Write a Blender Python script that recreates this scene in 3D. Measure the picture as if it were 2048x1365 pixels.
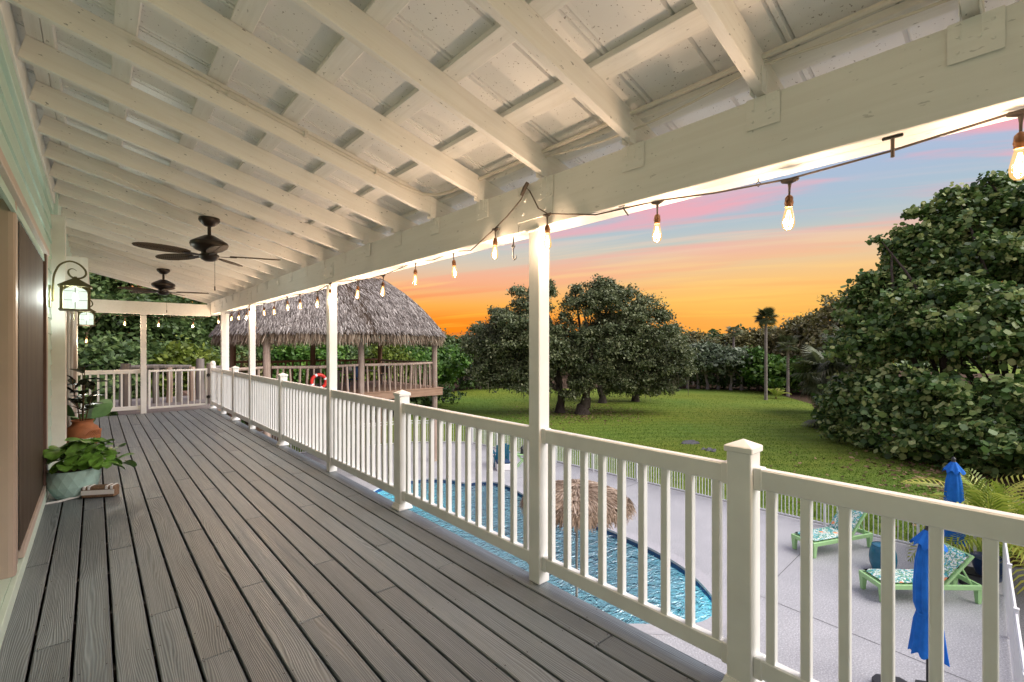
import bpy, bmesh, math, random
import numpy as np
from mathutils import Vector, Matrix, Euler
for o in list(bpy.data.objects):
    bpy.data.objects.remove(o, do_unlink=True)
scene = bpy.context.scene
COL = scene.collection
R = math.radians
# ------------------------------------------------------------------ camera
# deck top is z = 0, ground z = -3.5; +Y runs along the porch, +X out to the lawn
cam = bpy.data.cameras.new('camera'); camo = bpy.data.objects.new('camera', cam); COL.objects.link(camo)
camo.location = (0, 0, 1.5); camo.rotation_euler = (R(90), 0, -R(41.645))
cam.sensor_width = 36; cam.lens = 16.506; cam.shift_y = 0.00464; cam.clip_start = 0.05; cam.clip_end = 2000
scene.camera = camo
# ------------------------------------------------------------------ view
scene.view_settings.view_transform = 'Standard'
scene.view_settings.look = 'None'
scene.view_settings.exposure = 0.66
scene.view_settings.gamma = 1.0
scene.view_settings.use_curve_mapping = False
scene.cycles.max_bounces = 6; scene.cycles.transparent_max_bounces = 16
scene.cycles.use_denoising = True
scene.cycles.sample_clamp_indirect = 8.0; scene.cycles.diffuse_bounces = 6; scene.cycles.max_bounces = 8
# ------------------------------------------------------------------ sky (dusk)
SUN_AZ = R(72)          # from +Y towards +X: the sunset
LAMP_EL = R(42)
world = bpy.data.worlds.new('World'); scene.world = world; world.use_nodes = True
def build_sky():
    nt = world.node_tree; N = nt.nodes; L = nt.links; N.clear()
    def nd(t, **k):
        n = N.new(t)
        for a, b in k.items(): setattr(n, a, b)
        return n
    def mth(op, a, b=None, clamp=False):
        n = nd('ShaderNodeMath', operation=op, use_clamp=clamp)
        for i, v in enumerate((a, b)):
            if v is None: continue
            if isinstance(v, (int, float)): n.inputs[i].default_value = v
            else: L.new(v, n.inputs[i])
        return n.outputs[0]
    def ramp(fac, stops, interp='LINEAR'):
        n = nd('ShaderNodeValToRGB'); cr = n.color_ramp; cr.interpolation = interp
        while len(cr.elements) < len(stops): cr.elements.new(0.5)
        for e, (p, c) in zip(cr.elements, stops):
            e.position = p; e.color = (*c, 1) if len(c) == 3 else c
        L.new(fac, n.inputs[0]); return n.outputs[0]
    def mix(f, a, b, mode='MIX'):
        n = nd('ShaderNodeMix', data_type='RGBA', blend_type=mode)
        if isinstance(f, (int, float)): n.inputs[0].default_value = f
        else: L.new(f, n.inputs[0])
        for i, v in ((6, a), (7, b)):
            if isinstance(v, tuple): n.inputs[i].default_value = (*v, 1)
            else: L.new(v, n.inputs[i])
        return n.outputs[2]
    tc = nd('ShaderNodeTexCoord'); sx = nd('ShaderNodeSeparateXYZ'); L.new(tc.outputs['Generated'], sx.inputs[0])
    x, y, z = sx.outputs
    zc = mth('MAXIMUM', z, 0.0)
    # azimuth factor towards the sunset
    h = mth('SQRT', mth('ADD', mth('MULTIPLY', x, x), mth('MULTIPLY', y, y)))
    d = mth('DIVIDE', mth('ADD', mth('MULTIPLY', x, math.sin(SUN_AZ)), mth('MULTIPLY', y, math.cos(SUN_AZ))), mth('MAXIMUM', h, 1e-3))
    west = ramp(mth('ADD', mth('MULTIPLY', d, 0.5), 0.5), [(0.35, (0, 0, 0)), (0.72, (1, 1, 1))])
    west_c = ramp(zc, [(0, (.90, .15, .004)), (.023, (1.0, .25, .004)), (.055, (.98, .28, .02)), (.085, (1.0, .44, .08)), (.115, (.93, .47, .20)), (.14, (.85, .51, .31)), (.168, (.70, .57, .44)),
                       (.20, (.54, .57, .54)), (.24, (.42, .53, .61)), (.31, (.40, .50, .68)), (.5, (.42, .52, .74)), (1, (.40, .52, .78))])
    east_c = ramp(zc, [(0, (.40, .40, .52)), (.10, (.52, .44, .55)), (.22, (.58, .48, .60)), (.38, (.50, .52, .70)), (.6, (.44, .53, .75)), (1, (.40, .52, .78))])
    base = mix(west, east_c, west_c)
    # streaked cloud sheet on a plane far above
    zz = mth('ADD', zc, 0.09)
    S_, C_ = math.sin(SUN_AZ), math.cos(SUN_AZ)
    tow = mth('DIVIDE', mth('ADD', mth('MULTIPLY', x, S_), mth('MULTIPLY', y, C_)), zz)
    acr = mth('DIVIDE', mth('ADD', mth('MULTIPLY', x, -C_), mth('MULTIPLY', y, S_)), zz)
    cx = nd('ShaderNodeCombineXYZ'); L.new(acr, cx.inputs[0]); L.new(mth('ADD', tow, mth('MULTIPLY', acr, 0.07)), cx.inputs[1])
    def streak(scale, rot, loc, lo, hi, detail=5):
        mp = nd('ShaderNodeMapping'); mp.inputs['Rotation'].default_value = (0, 0, rot); mp.inputs['Scale'].default_value = scale; mp.inputs['Location'].default_value = loc
        L.new(cx.outputs[0], mp.inputs[0])
        nz = nd('ShaderNodeTexNoise'); nz.inputs['Scale'].default_value = 1.0; nz.inputs['Detail'].default_value = detail; nz.inputs['Roughness'].default_value = 0.55; nz.inputs['Distortion'].default_value = 0.35
        L.new(mp.outputs[0], nz.inputs['Vector'])
        return ramp(nz.outputs[0], [(lo, (0, 0, 0)), (hi, (1, 1, 1))], 'EASE')
    c1 = streak((0.22, 1.3, 1), .05, (3.1, 7.7, 0), .50, .62)
    c2 = streak((0.45, 2.9, 1), 0, (9.3, 1.2, 0), .50, .66)
    c3 = streak((0.7, 2.2, 1), .55, (1.3, 4.4, 0), .48, .67)
    ccol = ramp(zc, [(0, (.60, .15, .05)), (.045, (.78, .19, .03)), (.09, (.96, .29, .07)), (.135, (.95, .42, .25)), (.19, (.86, .46, .38)), (.29, (.86, .40, .45)), (.45, (.74, .48, .60)), (1, (.55, .55, .74))])
    ccol2 = ramp(zc, [(0, (.98, .36, .01)), (.07, (1.0, .50, .05)), (.13, (1.0, .62, .25)), (.2, (.80, .64, .50)), (.3, (.48, .52, .68)), (1, (.5, .55, .75))])
    s1 = mix(mth('MULTIPLY', c1, 0.74), base, ccol)
    s2 = mix(mth('MULTIPLY', c2, 0.55), s1, ccol2)
    hi = ramp(zc, [(.16, (0, 0, 0)), (.26, (1, 1, 1))])
    s2 = mix(mth('MULTIPLY', mth('MULTIPLY', c3, hi), 0.85), s2, (.90, .40, .46))
    # broad glow where the sun went down
    glow = mth('MULTIPLY', mth('POWER', mth('MAXIMUM', d, 0.0), 14.0), ramp(zc, [(0, (.5, .5, .5)), (.09, (1, 1, 1)), (.22, (0, 0, 0))]))
    s3 = mix(mth('MULTIPLY', glow, 0.60), s2, (1.0, .66, .17))
    # below the horizon: ground tone
    under = ramp(mth('ADD', mth('MULTIPLY', z, 20), 0.5), [(0.25, (1, 1, 1)), (0.5, (0, 0, 0))])
    fin = mix(under, s3, (.12, .12, .09))
    bg = nd('ShaderNodeBackground'); L.new(fin, bg.inputs[0]); bg.inputs[1].default_value = SKY
    out = nd('ShaderNodeOutputWorld'); L.new(bg.outputs[0], out.inputs[0])
SKY = 0.655
build_sky()
sun = bpy.data.lights.new('sun', 'SUN'); fillo = bpy.data.objects.new('sun', sun); COL.objects.link(fillo)  # added soft fill lamp from behind the camera; the real sun has set
sun.energy = 3.6; sun.angle = R(60); sun.color = (1.0, .94, .88)
LAMP_AZ = R(148)
sd = Vector((math.sin(LAMP_AZ) * math.cos(LAMP_EL), math.cos(LAMP_AZ) * math.cos(LAMP_EL), math.sin(LAMP_EL)))
fillo.rotation_euler = sd.to_track_quat('Z', 'Y').to_euler(); fillo.location = (20, 10, 30)
BULB_W = 16.0
LANTERN_W = 110.0
# ------------------------------------------------------------------ object helpers
def thing(name, label, cat, loc=(0, 0, 0), rz=0, group=None):
    o = bpy.data.objects.new(name, None); COL.objects.link(o)
    o.location = loc; o.rotation_euler = (0, 0, rz); o.empty_display_size = 0.1
    tag(o, label, cat, group); return o
def tag(o, label=None, cat=None, group=None, kind=None):
    if label: o['label'] = label
    if cat: o['category'] = cat
    if group: o['group'] = group
    if kind: o['kind'] = kind
    return o
def put(name, me, parent=None, loc=(0, 0, 0), rot=(0, 0, 0), scale=None):
    o = bpy.data.objects.new(name, me); COL.objects.link(o)
    o.parent = parent; o.location = loc; o.rotation_euler = rot
    if scale: o.scale = scale if not isinstance(scale, (int, float)) else (scale,) * 3
    return o
class MB:
    def __init__(s): s.v = []; s.f = []
    def add(s, V, F):
        b = len(s.v); s.v += [tuple(p) for p in V]; s.f += [tuple(i + b for i in q) for q in F]; return s
    def box(s, x0, x1, y0, y1, z0, z1, m=None):
        V = [(x, y, z) for x in (x0, x1) for y in (y0, y1) for z in (z0, z1)]
        if m: V = [m @ Vector(p) for p in V]
        return s.add(V, [(0, 1, 3, 2), (4, 6, 7, 5), (0, 4, 5, 1), (2, 3, 7, 6), (0, 2, 6, 4), (1, 5, 7, 3)])
    def cbox(s, x0, x1, y0, y1, z0, z1, ch=0.004, m=None):
        c = ((x0 + x1) / 2, (y0 + y1) / 2, (z0 + z1) / 2); h = ((x1 - x0) / 2, (y1 - y0) / 2, (z1 - z0) / 2)
        V = []; ix = {}
        for i in (-1, 1):
            for j in (-1, 1):
                for k in (-1, 1):
                    sg = (i, j, k)
                    for a in range(3):
                        ix[(sg, a)] = len(V)
                        V.append([c[q] + sg[q] * (h[q] if q == a else h[q] - ch) for q in range(3)])
        F = []
        for a in range(3):
            b, d = (a + 1) % 3, (a + 2) % 3
            for sa in (-1, 1):
                def S(sb, sd_):
                    t = [0, 0, 0]; t[a] = sa; t[b] = sb; t[d] = sd_; return tuple(t)
                q = [ix[(S(-1, -1), a)], ix[(S(1, -1), a)], ix[(S(1, 1), a)], ix[(S(-1, 1), a)]]
                F.append(q if sa > 0 else q[::-1])
                for sb in (-1, 1):
                    q = [ix[(S(sb, -1), a)], ix[(S(sb, 1), a)], ix[(S(sb, 1), b)], ix[(S(sb, -1), b)]]
                    F.append(q)
        for i in (-1, 1):
            for j in (-1, 1):
                for k in (-1, 1): F.append([ix[((i, j, k), a)] for a in range(3)])
        if m: V = [m @ Vector(p) for p in V]
        return s.add(V, F)
    def tube(s, path, r, n=8, cap=True):
        P = [Vector(p) for p in path]; rr = r if isinstance(r, (list, tuple)) else [r] * len(P)
        V = []; up = Vector((0.13, 0.21, 0.97)); last = None
        for i, p in enumerate(P):
            t = (P[min(i + 1, len(P) - 1)] - P[max(i - 1, 0)])
            if t.length < 1e-9: t = Vector((0, 0, 1))
            t.normalize()
            if last is None:
                a = t.cross(up)
                if a.length < 0.05: a = t.cross(Vector((1, 0, 0)))
            else: a = last - t * last.dot(t)
            a.normalize(); last = a; b = t.cross(a)
            for k in range(n):
                an = 2 * math.pi * k / n
                V.append(p + (a * math.cos(an) + b * math.sin(an)) * rr[i])
        F = [(i * n + k, i * n + (k + 1) % n, (i + 1) * n + (k + 1) % n, (i + 1) * n + k) for i in range(len(P) - 1) for k in range(n)]
        if cap: F += [tuple(range(n))[::-1], tuple((len(P) - 1) * n + k for k in range(n))]
        return s.add(V, F)
    def lathe(s, prof, n=20, c=(0, 0, 0), flute=0.0, nf=0, cap=True):
        V = []
        for r, z in prof:
            for k in range(n):
                a = 2 * math.pi * k / n; q = r * (1 + flute * math.cos(nf * a)) if nf else r
                V.append((c[0] + q * math.cos(a), c[1] + q * math.sin(a), c[2] + z))
        m = len(prof)
        F = [(i * n + k, i * n + (k + 1) % n, (i + 1) * n + (k + 1) % n, (i + 1) * n + k) for i in range(m - 1) for k in range(n)]
        if cap: F += [tuple(range(n))[::-1], tuple((m - 1) * n + k for k in range(n))]
        return s.add(V, F)
    def prism(s, poly, t0, t1, axis=2, m=None):
        def P(a, b, t): return (a, b, t) if axis == 2 else ((t, a, b) if axis == 0 else (a, t, b))
        n = len(poly); V = [P(a, b, t0) for a, b in poly] + [P(a, b, t1) for a, b in poly]
        if m: V = [m @ Vector(p) for p in V]
        return s.add(V, [tuple(range(n))[::-1], tuple(range(n, 2 * n))] + [(i, (i + 1) % n, n + (i + 1) % n, n + i) for i in range(n)])
    def mesh(s, name, mat, smooth=False):
        me = bpy.data.meshes.new(name); me.from_pydata(s.v, [], s.f); me.materials.append(mat)
        if smooth:
            me.polygons.foreach_set('use_smooth', [True] * len(me.polygons))
            try: me.set_sharp_from_angle(angle=R(40))
            except Exception: pass
        me.update(); return me
    def build(s, name, mat, parent=None, loc=(0, 0, 0), rot=(0, 0, 0), smooth=False):
        return put(name, s.mesh(name, mat, smooth), parent, loc, rot)
def copy_tree(o, parent=None):
    c = o.copy(); COL.objects.link(c); c.parent = parent
    for ch in [q for q in bpy.data.objects if q.parent == o]: copy_tree(ch, c)
    return c
def fast_mesh(name, V, k, mat, tint=None):
    """V: (n*k,3) array, n polygons of k corners each"""
    n = len(V) // k; me = bpy.data.meshes.new(name)
    me.vertices.add(n * k); me.vertices.foreach_set('co', np.ascontiguousarray(V, dtype=np.float32).ravel())
    me.loops.add(n * k); me.loops.foreach_set('vertex_index', np.arange(n * k, dtype=np.int32))
    me.polygons.add(n); me.polygons.foreach_set('loop_start', np.arange(0, n * k, k, dtype=np.int32))
    try: me.polygons.foreach_set('loop_total', np.full(n, k, dtype=np.int32))
    except Exception: pass
    if tint is not None:
        at = me.attributes.new('tint', 'FLOAT', 'POINT'); at.data.foreach_set('value', np.repeat(tint, k).astype(np.float32))
    me.materials.append(mat); me.update(calc_edges=True); me.validate(); return me
# ------------------------------------------------------------------ materials
class MT:
    def __init__(s, name):
        s.m = bpy.data.materials.new(name); s.m.use_nodes = True; s.nt = s.m.node_tree; s.N = s.nt.nodes; s.L = s.nt.links
        s.b = s.N['Principled BSDF']; s.out = s.N['Material Output']
    def nd(s, t, **k):
        n = s.N.new(t)
        for a, b in k.items(): setattr(n, a, b)
        return n
    def inp(s, sock, v):
        if isinstance(v, (int, float)): sock.default_value = v
        elif isinstance(v, tuple): sock.default_value = (*v, 1) if len(v) == 3 and sock.type == 'RGBA' else v
        else: s.L.new(v, sock)
    def coord(s, scale=(1, 1, 1), kind='Object', rnd=True):
        tc = s.nd('ShaderNodeTexCoord'); mp = s.nd('ShaderNodeMapping'); mp.inputs['Scale'].default_value = scale
        s.L.new(tc.outputs[kind], mp.inputs[0])
        if rnd:
            oi = s.nd('ShaderNodeObjectInfo'); m = s.nd('ShaderNodeMath', operation='MULTIPLY'); m.inputs[1].default_value = 37.0
            s.L.new(oi.outputs['Random'], m.inputs[0]); s.L.new(m.outputs[0], mp.inputs['Location'])
        return mp.outputs[0]
    def noise(s, vec, scale, detail=4, rough=.55, dist=0.0):
        n = s.nd('ShaderNodeTexNoise'); s.L.new(vec, n.inputs['Vector'])
        n.inputs['Scale'].default_value = scale; n.inputs['Detail'].default_value = detail; n.inputs['Roughness'].default_value = rough; n.inputs['Distortion'].default_value = dist
        return n.outputs[0]
    def ramp(s, fac, stops, interp='LINEAR'):
        n = s.nd('ShaderNodeValToRGB'); cr = n.color_ramp; cr.interpolation = interp
        while len(cr.elements) < len(stops): cr.elements.new(.5)
        for e, (p, c) in zip(cr.elements, stops):
            e.position = p; c = (c, c, c) if isinstance(c, (int, float)) else c; e.color = (*c, 1)
        s.L.new(fac, n.inputs[0]); return n.outputs[0]
    def mix(s, f, a, b, mode='MIX'):
        n = s.nd('ShaderNodeMix', data_type='RGBA', blend_type=mode); s.inp(n.inputs[0], f); s.inp(n.inputs[6], a); s.inp(n.inputs[7], b); return n.outputs[2]
    def math(s, op, a, b=0.0, clamp=False):
        n = s.nd('ShaderNodeMath', operation=op, use_clamp=clamp); s.inp(n.inputs[0], a); s.inp(n.inputs[1], b); return n.outputs[0]
    def bump(s, h, strength=.3, dist=.01):
        n = s.nd('ShaderNodeBump'); n.inputs['Strength'].default_value = strength; n.inputs['Distance'].default_value = dist
        s.L.new(h, n.inputs['Height']); s.L.new(n.outputs[0], s.b.inputs['Normal']); return n.outputs[0]
    def set(s, col=None, rough=None, spec=None, metal=None):
        if col is not None: s.inp(s.b.inputs['Base Color'], col)
        if rough is not None: s.inp(s.b.inputs['Roughness'], rough)
        if spec is not None: s.inp(s.b.inputs['Specular IOR Level'], spec)
        if metal is not None: s.inp(s.b.inputs['Metallic'], metal)
        return s
    def objvar(s, lo, hi):
        oi = s.nd('ShaderNodeObjectInfo'); n = s.nd('ShaderNodeMapRange'); n.inputs['To Min'].default_value = lo; n.inputs['To Max'].default_value = hi
        s.L.new(oi.outputs['Random'], n.inputs[0]); return n.outputs[0]
    def gray(s, v):
        c = s.nd('ShaderNodeCombineColor'); [s.L.new(v, c.inputs[i]) for i in range(3)]; return c.outputs[0]
def plain(name, col, rough=.5, spec=.4, vary=.12, scale=6.0, bump=0.0, metal=0.0):
    t = MT(name); v = t.coord(); n = t.noise(v, scale, 5)
    dark = tuple(c * (1 - vary) for c in col); lite = tuple(min(1, c * (1 + vary * .6)) for c in col)
    t.set(t.ramp(n, [(.3, dark), (.7, lite)]), rough, spec, metal)
    if bump: t.bump(t.noise(v, scale * 8, 4), bump, .004)
    return t.m
def grained(name, dark, lite, long_axis, rough=.6, grain=40.0, bump=.25, vary=(.88, 1.08), speck=0.0, spec=.35, streak=.05):
    """painted or weathered timber whose fibres run along one local axis"""
    t = MT(name); sc = [1, 1, 1]; sc[long_axis] = streak
    v = t.coord(tuple(sc)); n = t.noise(v, grain, 5, .6, .6); big = t.noise(t.coord(), 2.2, 3)
    c = t.ramp(n, [(.32, dark), (.62, lite)])
    c = t.mix(.35, c, t.ramp(big, [(.35, dark), (.65, lite)]))
    if speck:
        sp = t.noise(t.coord(tuple(.4 if i == long_axis else 1 for i in range(3))), 60, 2, .5)
        c = t.mix(t.ramp(sp, [(.695, 0), (.73, speck)]), c, tuple(q * .28 for q in dark))
    c = t.mix(1.0, c, t.gray(t.objvar(*vary)), 'MULTIPLY')
    t.set(c, rough, spec); t.bump(n, bump, .004); return t.m
MAT = {}
MAT['vinyl'] = plain('white_vinyl', (.83, .825, .81), .38, .45, .08, 4)
MAT['ceil_wood'] = grained('painted_ceiling_timber', (.78, .745, .69), (.86, .84, .80), 0, .6, 34, .22, (.94, 1.04), .75)
MAT['purlin'] = grained('painted_purlin_timber', (.74, .72, .68), (.85, .84, .81), 1, .62, 38, .35, (.94, 1.05), .55)
MAT['beam'] = grained('painted_beam_timber', (.78, .76, .715), (.85, .835, .80), 1, .55, 26, .15, (.97, 1.03), .35)
MAT['mint'] = grained('mint_siding', (.46, .63, .55), (.52, .70, .62), 1, .42, 20, .12, (.96, 1.05))
MAT['mint_trim'] = plain('pale_mint_trim', (.62, .76, .68), .5, .4, .06)
MAT['white_trim'] = plain('white_trim', (.78, .78, .74), .5, .4, .06)
MAT['beige'] = plain('beige_shutter_enamel', (.47, .38, .32), .45, .4, .07, 3)
MAT['beige_frame'] = plain('beige_frame_enamel', (.55, .46, .40), .4, .45, .06)
MAT['bronze_frame'] = plain('brown_frame_enamel', (.16, .10, .08), .4, .45, .1)
def roof_sheet():
    t = MT('painted_roof_sheet'); v = t.coord(); sp = t.noise(v, 75, 2)
    c = t.ramp(t.noise(v, 1.4, 4), [(.3, (.74, .735, .72)), (.7, (.83, .83, .82))])
    c = t.mix(t.ramp(sp, [(.675, 0), (.70, .7)]), c, (.13, .10, .08)); t.set(c, .42, .5); return t.m
MAT['sheet'] = roof_sheet()
def deck_mat():
    t = MT('weathered_deck_paint'); v = t.coord((1, .02, 1)); v2 = t.coord((1, .03, 1))
    warp = t.noise(t.coord((1, .11, 1)), 6.0, 2, .5)
    mp = t.nd('ShaderNodeVectorMath', operation='MULTIPLY_ADD'); t.L.new(t.gray(warp), mp.inputs[0]); mp.inputs[1].default_value = (.14, 0, .14); t.L.new(v2, mp.inputs[2])
    w = t.nd('ShaderNodeTexWave', wave_type='BANDS', bands_direction='X'); t.L.new(mp.outputs[0], w.inputs['Vector'])
    w.inputs['Scale'].default_value = 36; w.inputs['Distortion'].default_value = 3.5; w.inputs['Detail'].default_value = 4; w.inputs['Detail Scale'].default_value = 1.4; w.inputs['Detail Roughness'].default_value = .65
    n = t.noise(v, 90, 5, .65, .3); big = t.noise(t.coord((1, .4, 1)), 2.6, 4)
    g = t.mix(.55, t.gray(w.outputs['Fac']), t.gray(n))
    c = t.ramp(g, [(.25, (.076, .095, .110)), (.48, (.127, .150, .168)), (.76, (.190, .220, .240))])
    c = t.mix(t.ramp(big, [(.45, 0), (.78, .35)]), c, (.165, .168, .165))
    c = t.mix(1.0, c, t.gray(t.objvar(.78, 1.18)), 'MULTIPLY')
    t.set(c, t.ramp(n, [(.3, .44), (.7, .30)]), .5); t.bump(g, .5, .0025); return t.m
MAT['deck'] = deck_mat()
MAT['dark'] = plain('dark_steel', (.03, .028, .026), .5, .4, .1)
MAT['black'] = plain('black_plastic', (.025, .027, .03), .45, .4, .2, 30, .2)
MAT['old_wood'] = grained('grey_weathered_wood', (.10, .09, .085), (.24, .21, .19), 2, .8, 30, .6, (.8, 1.15))
MAT['log'] = grained('bleached_cypress_log', (.20, .145, .11), (.44, .34, .28), 2, .8, 16, .7, (.8, 1.2))
MAT['red_log'] = grained('brown_cypress_post', (.16, .085, .05), (.30, .18, .12), 2, .8, 16, .7, (.85, 1.15))
MAT['rim'] = grained('treated_rim_joist', (.20, .12, .075), (.33, .21, .14), 0, .75, 20, .4, (.9, 1.1))
MAT['fan'] = plain('oil_rubbed_bronze', (.035, .024, .018), .38, .5, .25, 8, 0, .4)
def blade_mat():
    t = MT('woven_blade'); v = t.coord(rnd=False); ch = t.nd('ShaderNodeTexChecker'); t.L.new(v, ch.inputs['Vector']); ch.inputs['Scale'].default_value = 75
    ch.inputs['Color1'].default_value = (.13, .085, .045, 1); ch.inputs['Color2'].default_value = (.055, .034, .02, 1)
    t.set(ch.outputs[0], .6, .3); t.bump(ch.outputs['Fac'], .4, .003); return t.m
MAT['blade'] = blade_mat()
def emit(name, col, s, mixt=None):
    t = MT(name); t.N.remove(t.b); e = t.nd('ShaderNodeEmission'); e.inputs[0].default_value = (*col, 1); e.inputs[1].default_value = s; sh = e.outputs[0]
    if mixt is not None:
        tr = t.nd('ShaderNodeBsdfTransparent'); gl = t.nd('ShaderNodeBsdfGlossy'); gl.inputs['Roughness'].default_value = .05
        lw = t.nd('ShaderNodeLayerWeight'); lw.inputs[0].default_value = .25
        m0 = t.nd('ShaderNodeMixShader'); t.L.new(lw.outputs['Facing'], m0.inputs[0]); m0.inputs[0].default_value = .1
        t.L.new(tr.outputs[0], m0.inputs[1]); t.L.new(gl.outputs[0], m0.inputs[2])
        m1 = t.nd('ShaderNodeMixShader'); m1.inputs[0].default_value = mixt; t.L.new(m0.outputs[0], m1.inputs[1]); t.L.new(sh, m1.inputs[2]); sh = m1.outputs[0]
    t.L.new(sh, t.out.inputs[0]); return t.m
MAT['bulb_glass'] = emit('lit_bulb_glass', (1.0, .58, .18), .85, .5)
MAT['filament'] = emit('filament_glow', (1.0, .70, .28), 14.0)
MAT['lantern_pane'] = emit('seeded_lantern_glass', (.80, .95, .78), .75, .62)
MAT['lantern_bulb'] = emit('lantern_lamp', (.95, 1.0, .92), 9.0)
MAT['socket'] = plain('brown_socket', (.16, .065, .02), .45, .4, .15, 30)
MAT['cord'] = plain('brown_cord', (.10, .075, .06), .6, .3, .1)
MAT['cable'] = plain('painted_cable', (.66, .62, .55), .5, .4, .06)
MAT['lantern'] = plain('aged_brass', (.13, .115, .05), .45, .5, .2, 20, 0, .3)
MAT['mint_pot'] = plain('mint_glazed_pot', (.40, .60, .56), .45, .45, .12, 9, .15)
MAT['terracotta'] = plain('terracotta', (.36, .135, .055), .6, .35, .25, 12, .3)
MAT['soil'] = plain('potting_soil', (.05, .035, .025), .9, .1, .4, 60, .6)
MAT['concrete_joint'] = plain('concrete_joint', (.10, .10, .10), .9, .1)
def concrete():
    t = MT('speckled_pool_deck'); v = t.coord((1, 1, 1), 'Object', False); sp = t.noise(v, 38, 4, .75)
    c = t.ramp(t.noise(v, .8, 6, .65), [(.32, (.32, .325, .335)), (.7, (.415, .42, .43))])
    c = t.mix(t.ramp(sp, [(.38, .7), (.47, 0)]), c, (.23, .235, .26)); c = t.mix(t.ramp(sp, [(.55, 0), (.62, .8)]), c, (.68, .69, .71))  # the pale specks are glints put into the colour
    t.set(c, t.ramp(sp, [(.4, .6), (.65, .25)]), .5); t.bump(sp, .35, .006); return t.m
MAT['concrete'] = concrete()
MAT['coping'] = plain('concrete_coping', (.40, .40, .42), .7, .3, .12, 20, .3)
MAT['tile'] = plain('dark_blue_waterline_tile', (.02, .06, .16), .2, .5, .35, 25)
MAT['plaster'] = plain('pool_plaster', (.50, .78, .80), .7, .3, .1, 3)
def water():
    t = MT('rippled_pool_water'); t.N.remove(t.b); v = t.coord((1, 1, 1), 'Object', False)
    a = t.noise(v, 1.6, 3, .5, 1.2); b = t.noise(t.coord((1.0, 1.9, 1), 'Object', False), 3.6, 3, .5, 1.6); h = t.math('ADD', t.math('MULTIPLY', a, .8), t.math('MULTIPLY', b, .55))
    bp = t.nd('ShaderNodeBump'); bp.inputs['Strength'].default_value = 1.0; bp.inputs['Distance'].default_value = .11; t.L.new(h, bp.inputs['Height'])
    fr = t.nd('ShaderNodeFresnel'); fr.inputs[0].default_value = 1.45; t.L.new(bp.outputs[0], fr.inputs[1])
    tr = t.nd('ShaderNodeBsdfTransparent'); tr.inputs[0].default_value = (.60, .88, .91, 1)
    gl = t.nd('ShaderNodeBsdfGlossy'); gl.inputs['Roughness'].default_value = .04; t.L.new(bp.outputs[0], gl.inputs['Normal'])
    mx = t.nd('ShaderNodeMixShader'); t.L.new(t.math('ADD', t.math('MULTIPLY', fr.outputs[0], 1.9), .25, True), mx.inputs[0]); t.L.new(tr.outputs[0], mx.inputs[1]); t.L.new(gl.outputs[0], mx.inputs[2])
    t.L.new(mx.outputs[0], t.out.inputs[0]); return t.m
MAT['water'] = water()
def lawn_mat():
    t = MT('mown_lawn'); v = t.coord((1, 1, 1), 'Object', False)
    fine = t.noise(t.coord((1.3, 2.6, 1), 'Object', False), 7, 6, .75); mid = t.noise(v, 1.1, 5, .65); big = t.noise(v, .11, 4)
    c = t.ramp(fine, [(.30, (.050, .095, .012)), (.5, (.115, .195, .030)), (.72, (.20, .29, .055))])
    c = t.mix(t.ramp(big, [(.38, 0), (.66, .85)]), c, t.ramp(fine, [(.3, (.105, .135, .014)), (.7, (.25, .28, .04))]))
    c = t.mix(t.ramp(mid, [(.55, 0), (.75, .35)]), c, (.055, .13, .03))
    # mowing swaths
    w = t.nd('ShaderNodeTexWave', wave_type='BANDS', bands_direction='Y'); rm = t.nd('ShaderNodeMapping'); rm.inputs['Rotation'].default_value = (0, 0, R(38))
    t.L.new(v, rm.inputs[0]); t.L.new(rm.outputs[0], w.inputs['Vector']); w.inputs['Scale'].default_value = .30; w.inputs['Distortion'].default_value = 4.5; w.inputs['Detail Scale'].default_value = .6
    c = t.mix(.55, c, t.mix(1.0, c, t.ramp(w.outputs['Fac'], [(.2, .82), (.8, 1.12)]), 'MULTIPLY'))
    t.set(c, .85, .12); t.bump(t.mix(.4, t.gray(fine), t.gray(mid)), 1.0, .12); return t.m
MAT['lawn'] = lawn_mat()
MAT['mulch'] = plain('leaf_litter', (.085, .055, .035), .9, .1, .6, 14, .8)
MAT['gravel'] = plain('dark_gravel', (.12, .12, .125), .85, .2, .6, 40, .9)
def leaf(name, dark, mid, lite, rough=.45, trans=.25, spec=.35):
    t = MT(name); a = t.nd('ShaderNodeAttribute', attribute_name='tint'); c = t.ramp(a.outputs['Fac'], [(.0, dark), (.5, mid), (.97, lite)])
    t.set(c, rough, spec); tl = t.nd('ShaderNodeBsdfTranslucent'); t.L.new(c, tl.inputs[0])
    mx = t.nd('ShaderNodeMixShader'); mx.inputs[0].default_value = trans; t.L.new(t.b.outputs[0], mx.inputs[1]); t.L.new(tl.outputs[0], mx.inputs[2]); t.L.new(mx.outputs[0], t.out.inputs[0]); return t.m
MAT['grass'] = leaf('grass_blades', (.07, .13, .014), (.14, .24, .034), (.22, .31, .05), .7, .3, .2)
MAT['litter'] = leaf('fallen_leaf', (.06, .035, .02), (.16, .10, .05), (.34, .24, .13), .8, .1, .2)
MAT['oak_leaf'] = leaf('oak_foliage', (.042, .064, .024), (.125, .16, .07), (.31, .34, .18))
MAT['grape_leaf'] = leaf('sea_grape_foliage', (.034, .078, .020), (.125, .225, .062), (.42, .48, .18), .4, .25, .35)
MAT['dark_leaf'] = leaf('dark_woodland_foliage', (.030, .060, .018), (.080, .140, .042), (.19, .27, .09))
MAT['olive_leaf'] = leaf('olive_woodland_foliage', (.06, .066, .022), (.165, .165, .060), (.34, .31, .13))
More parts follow.
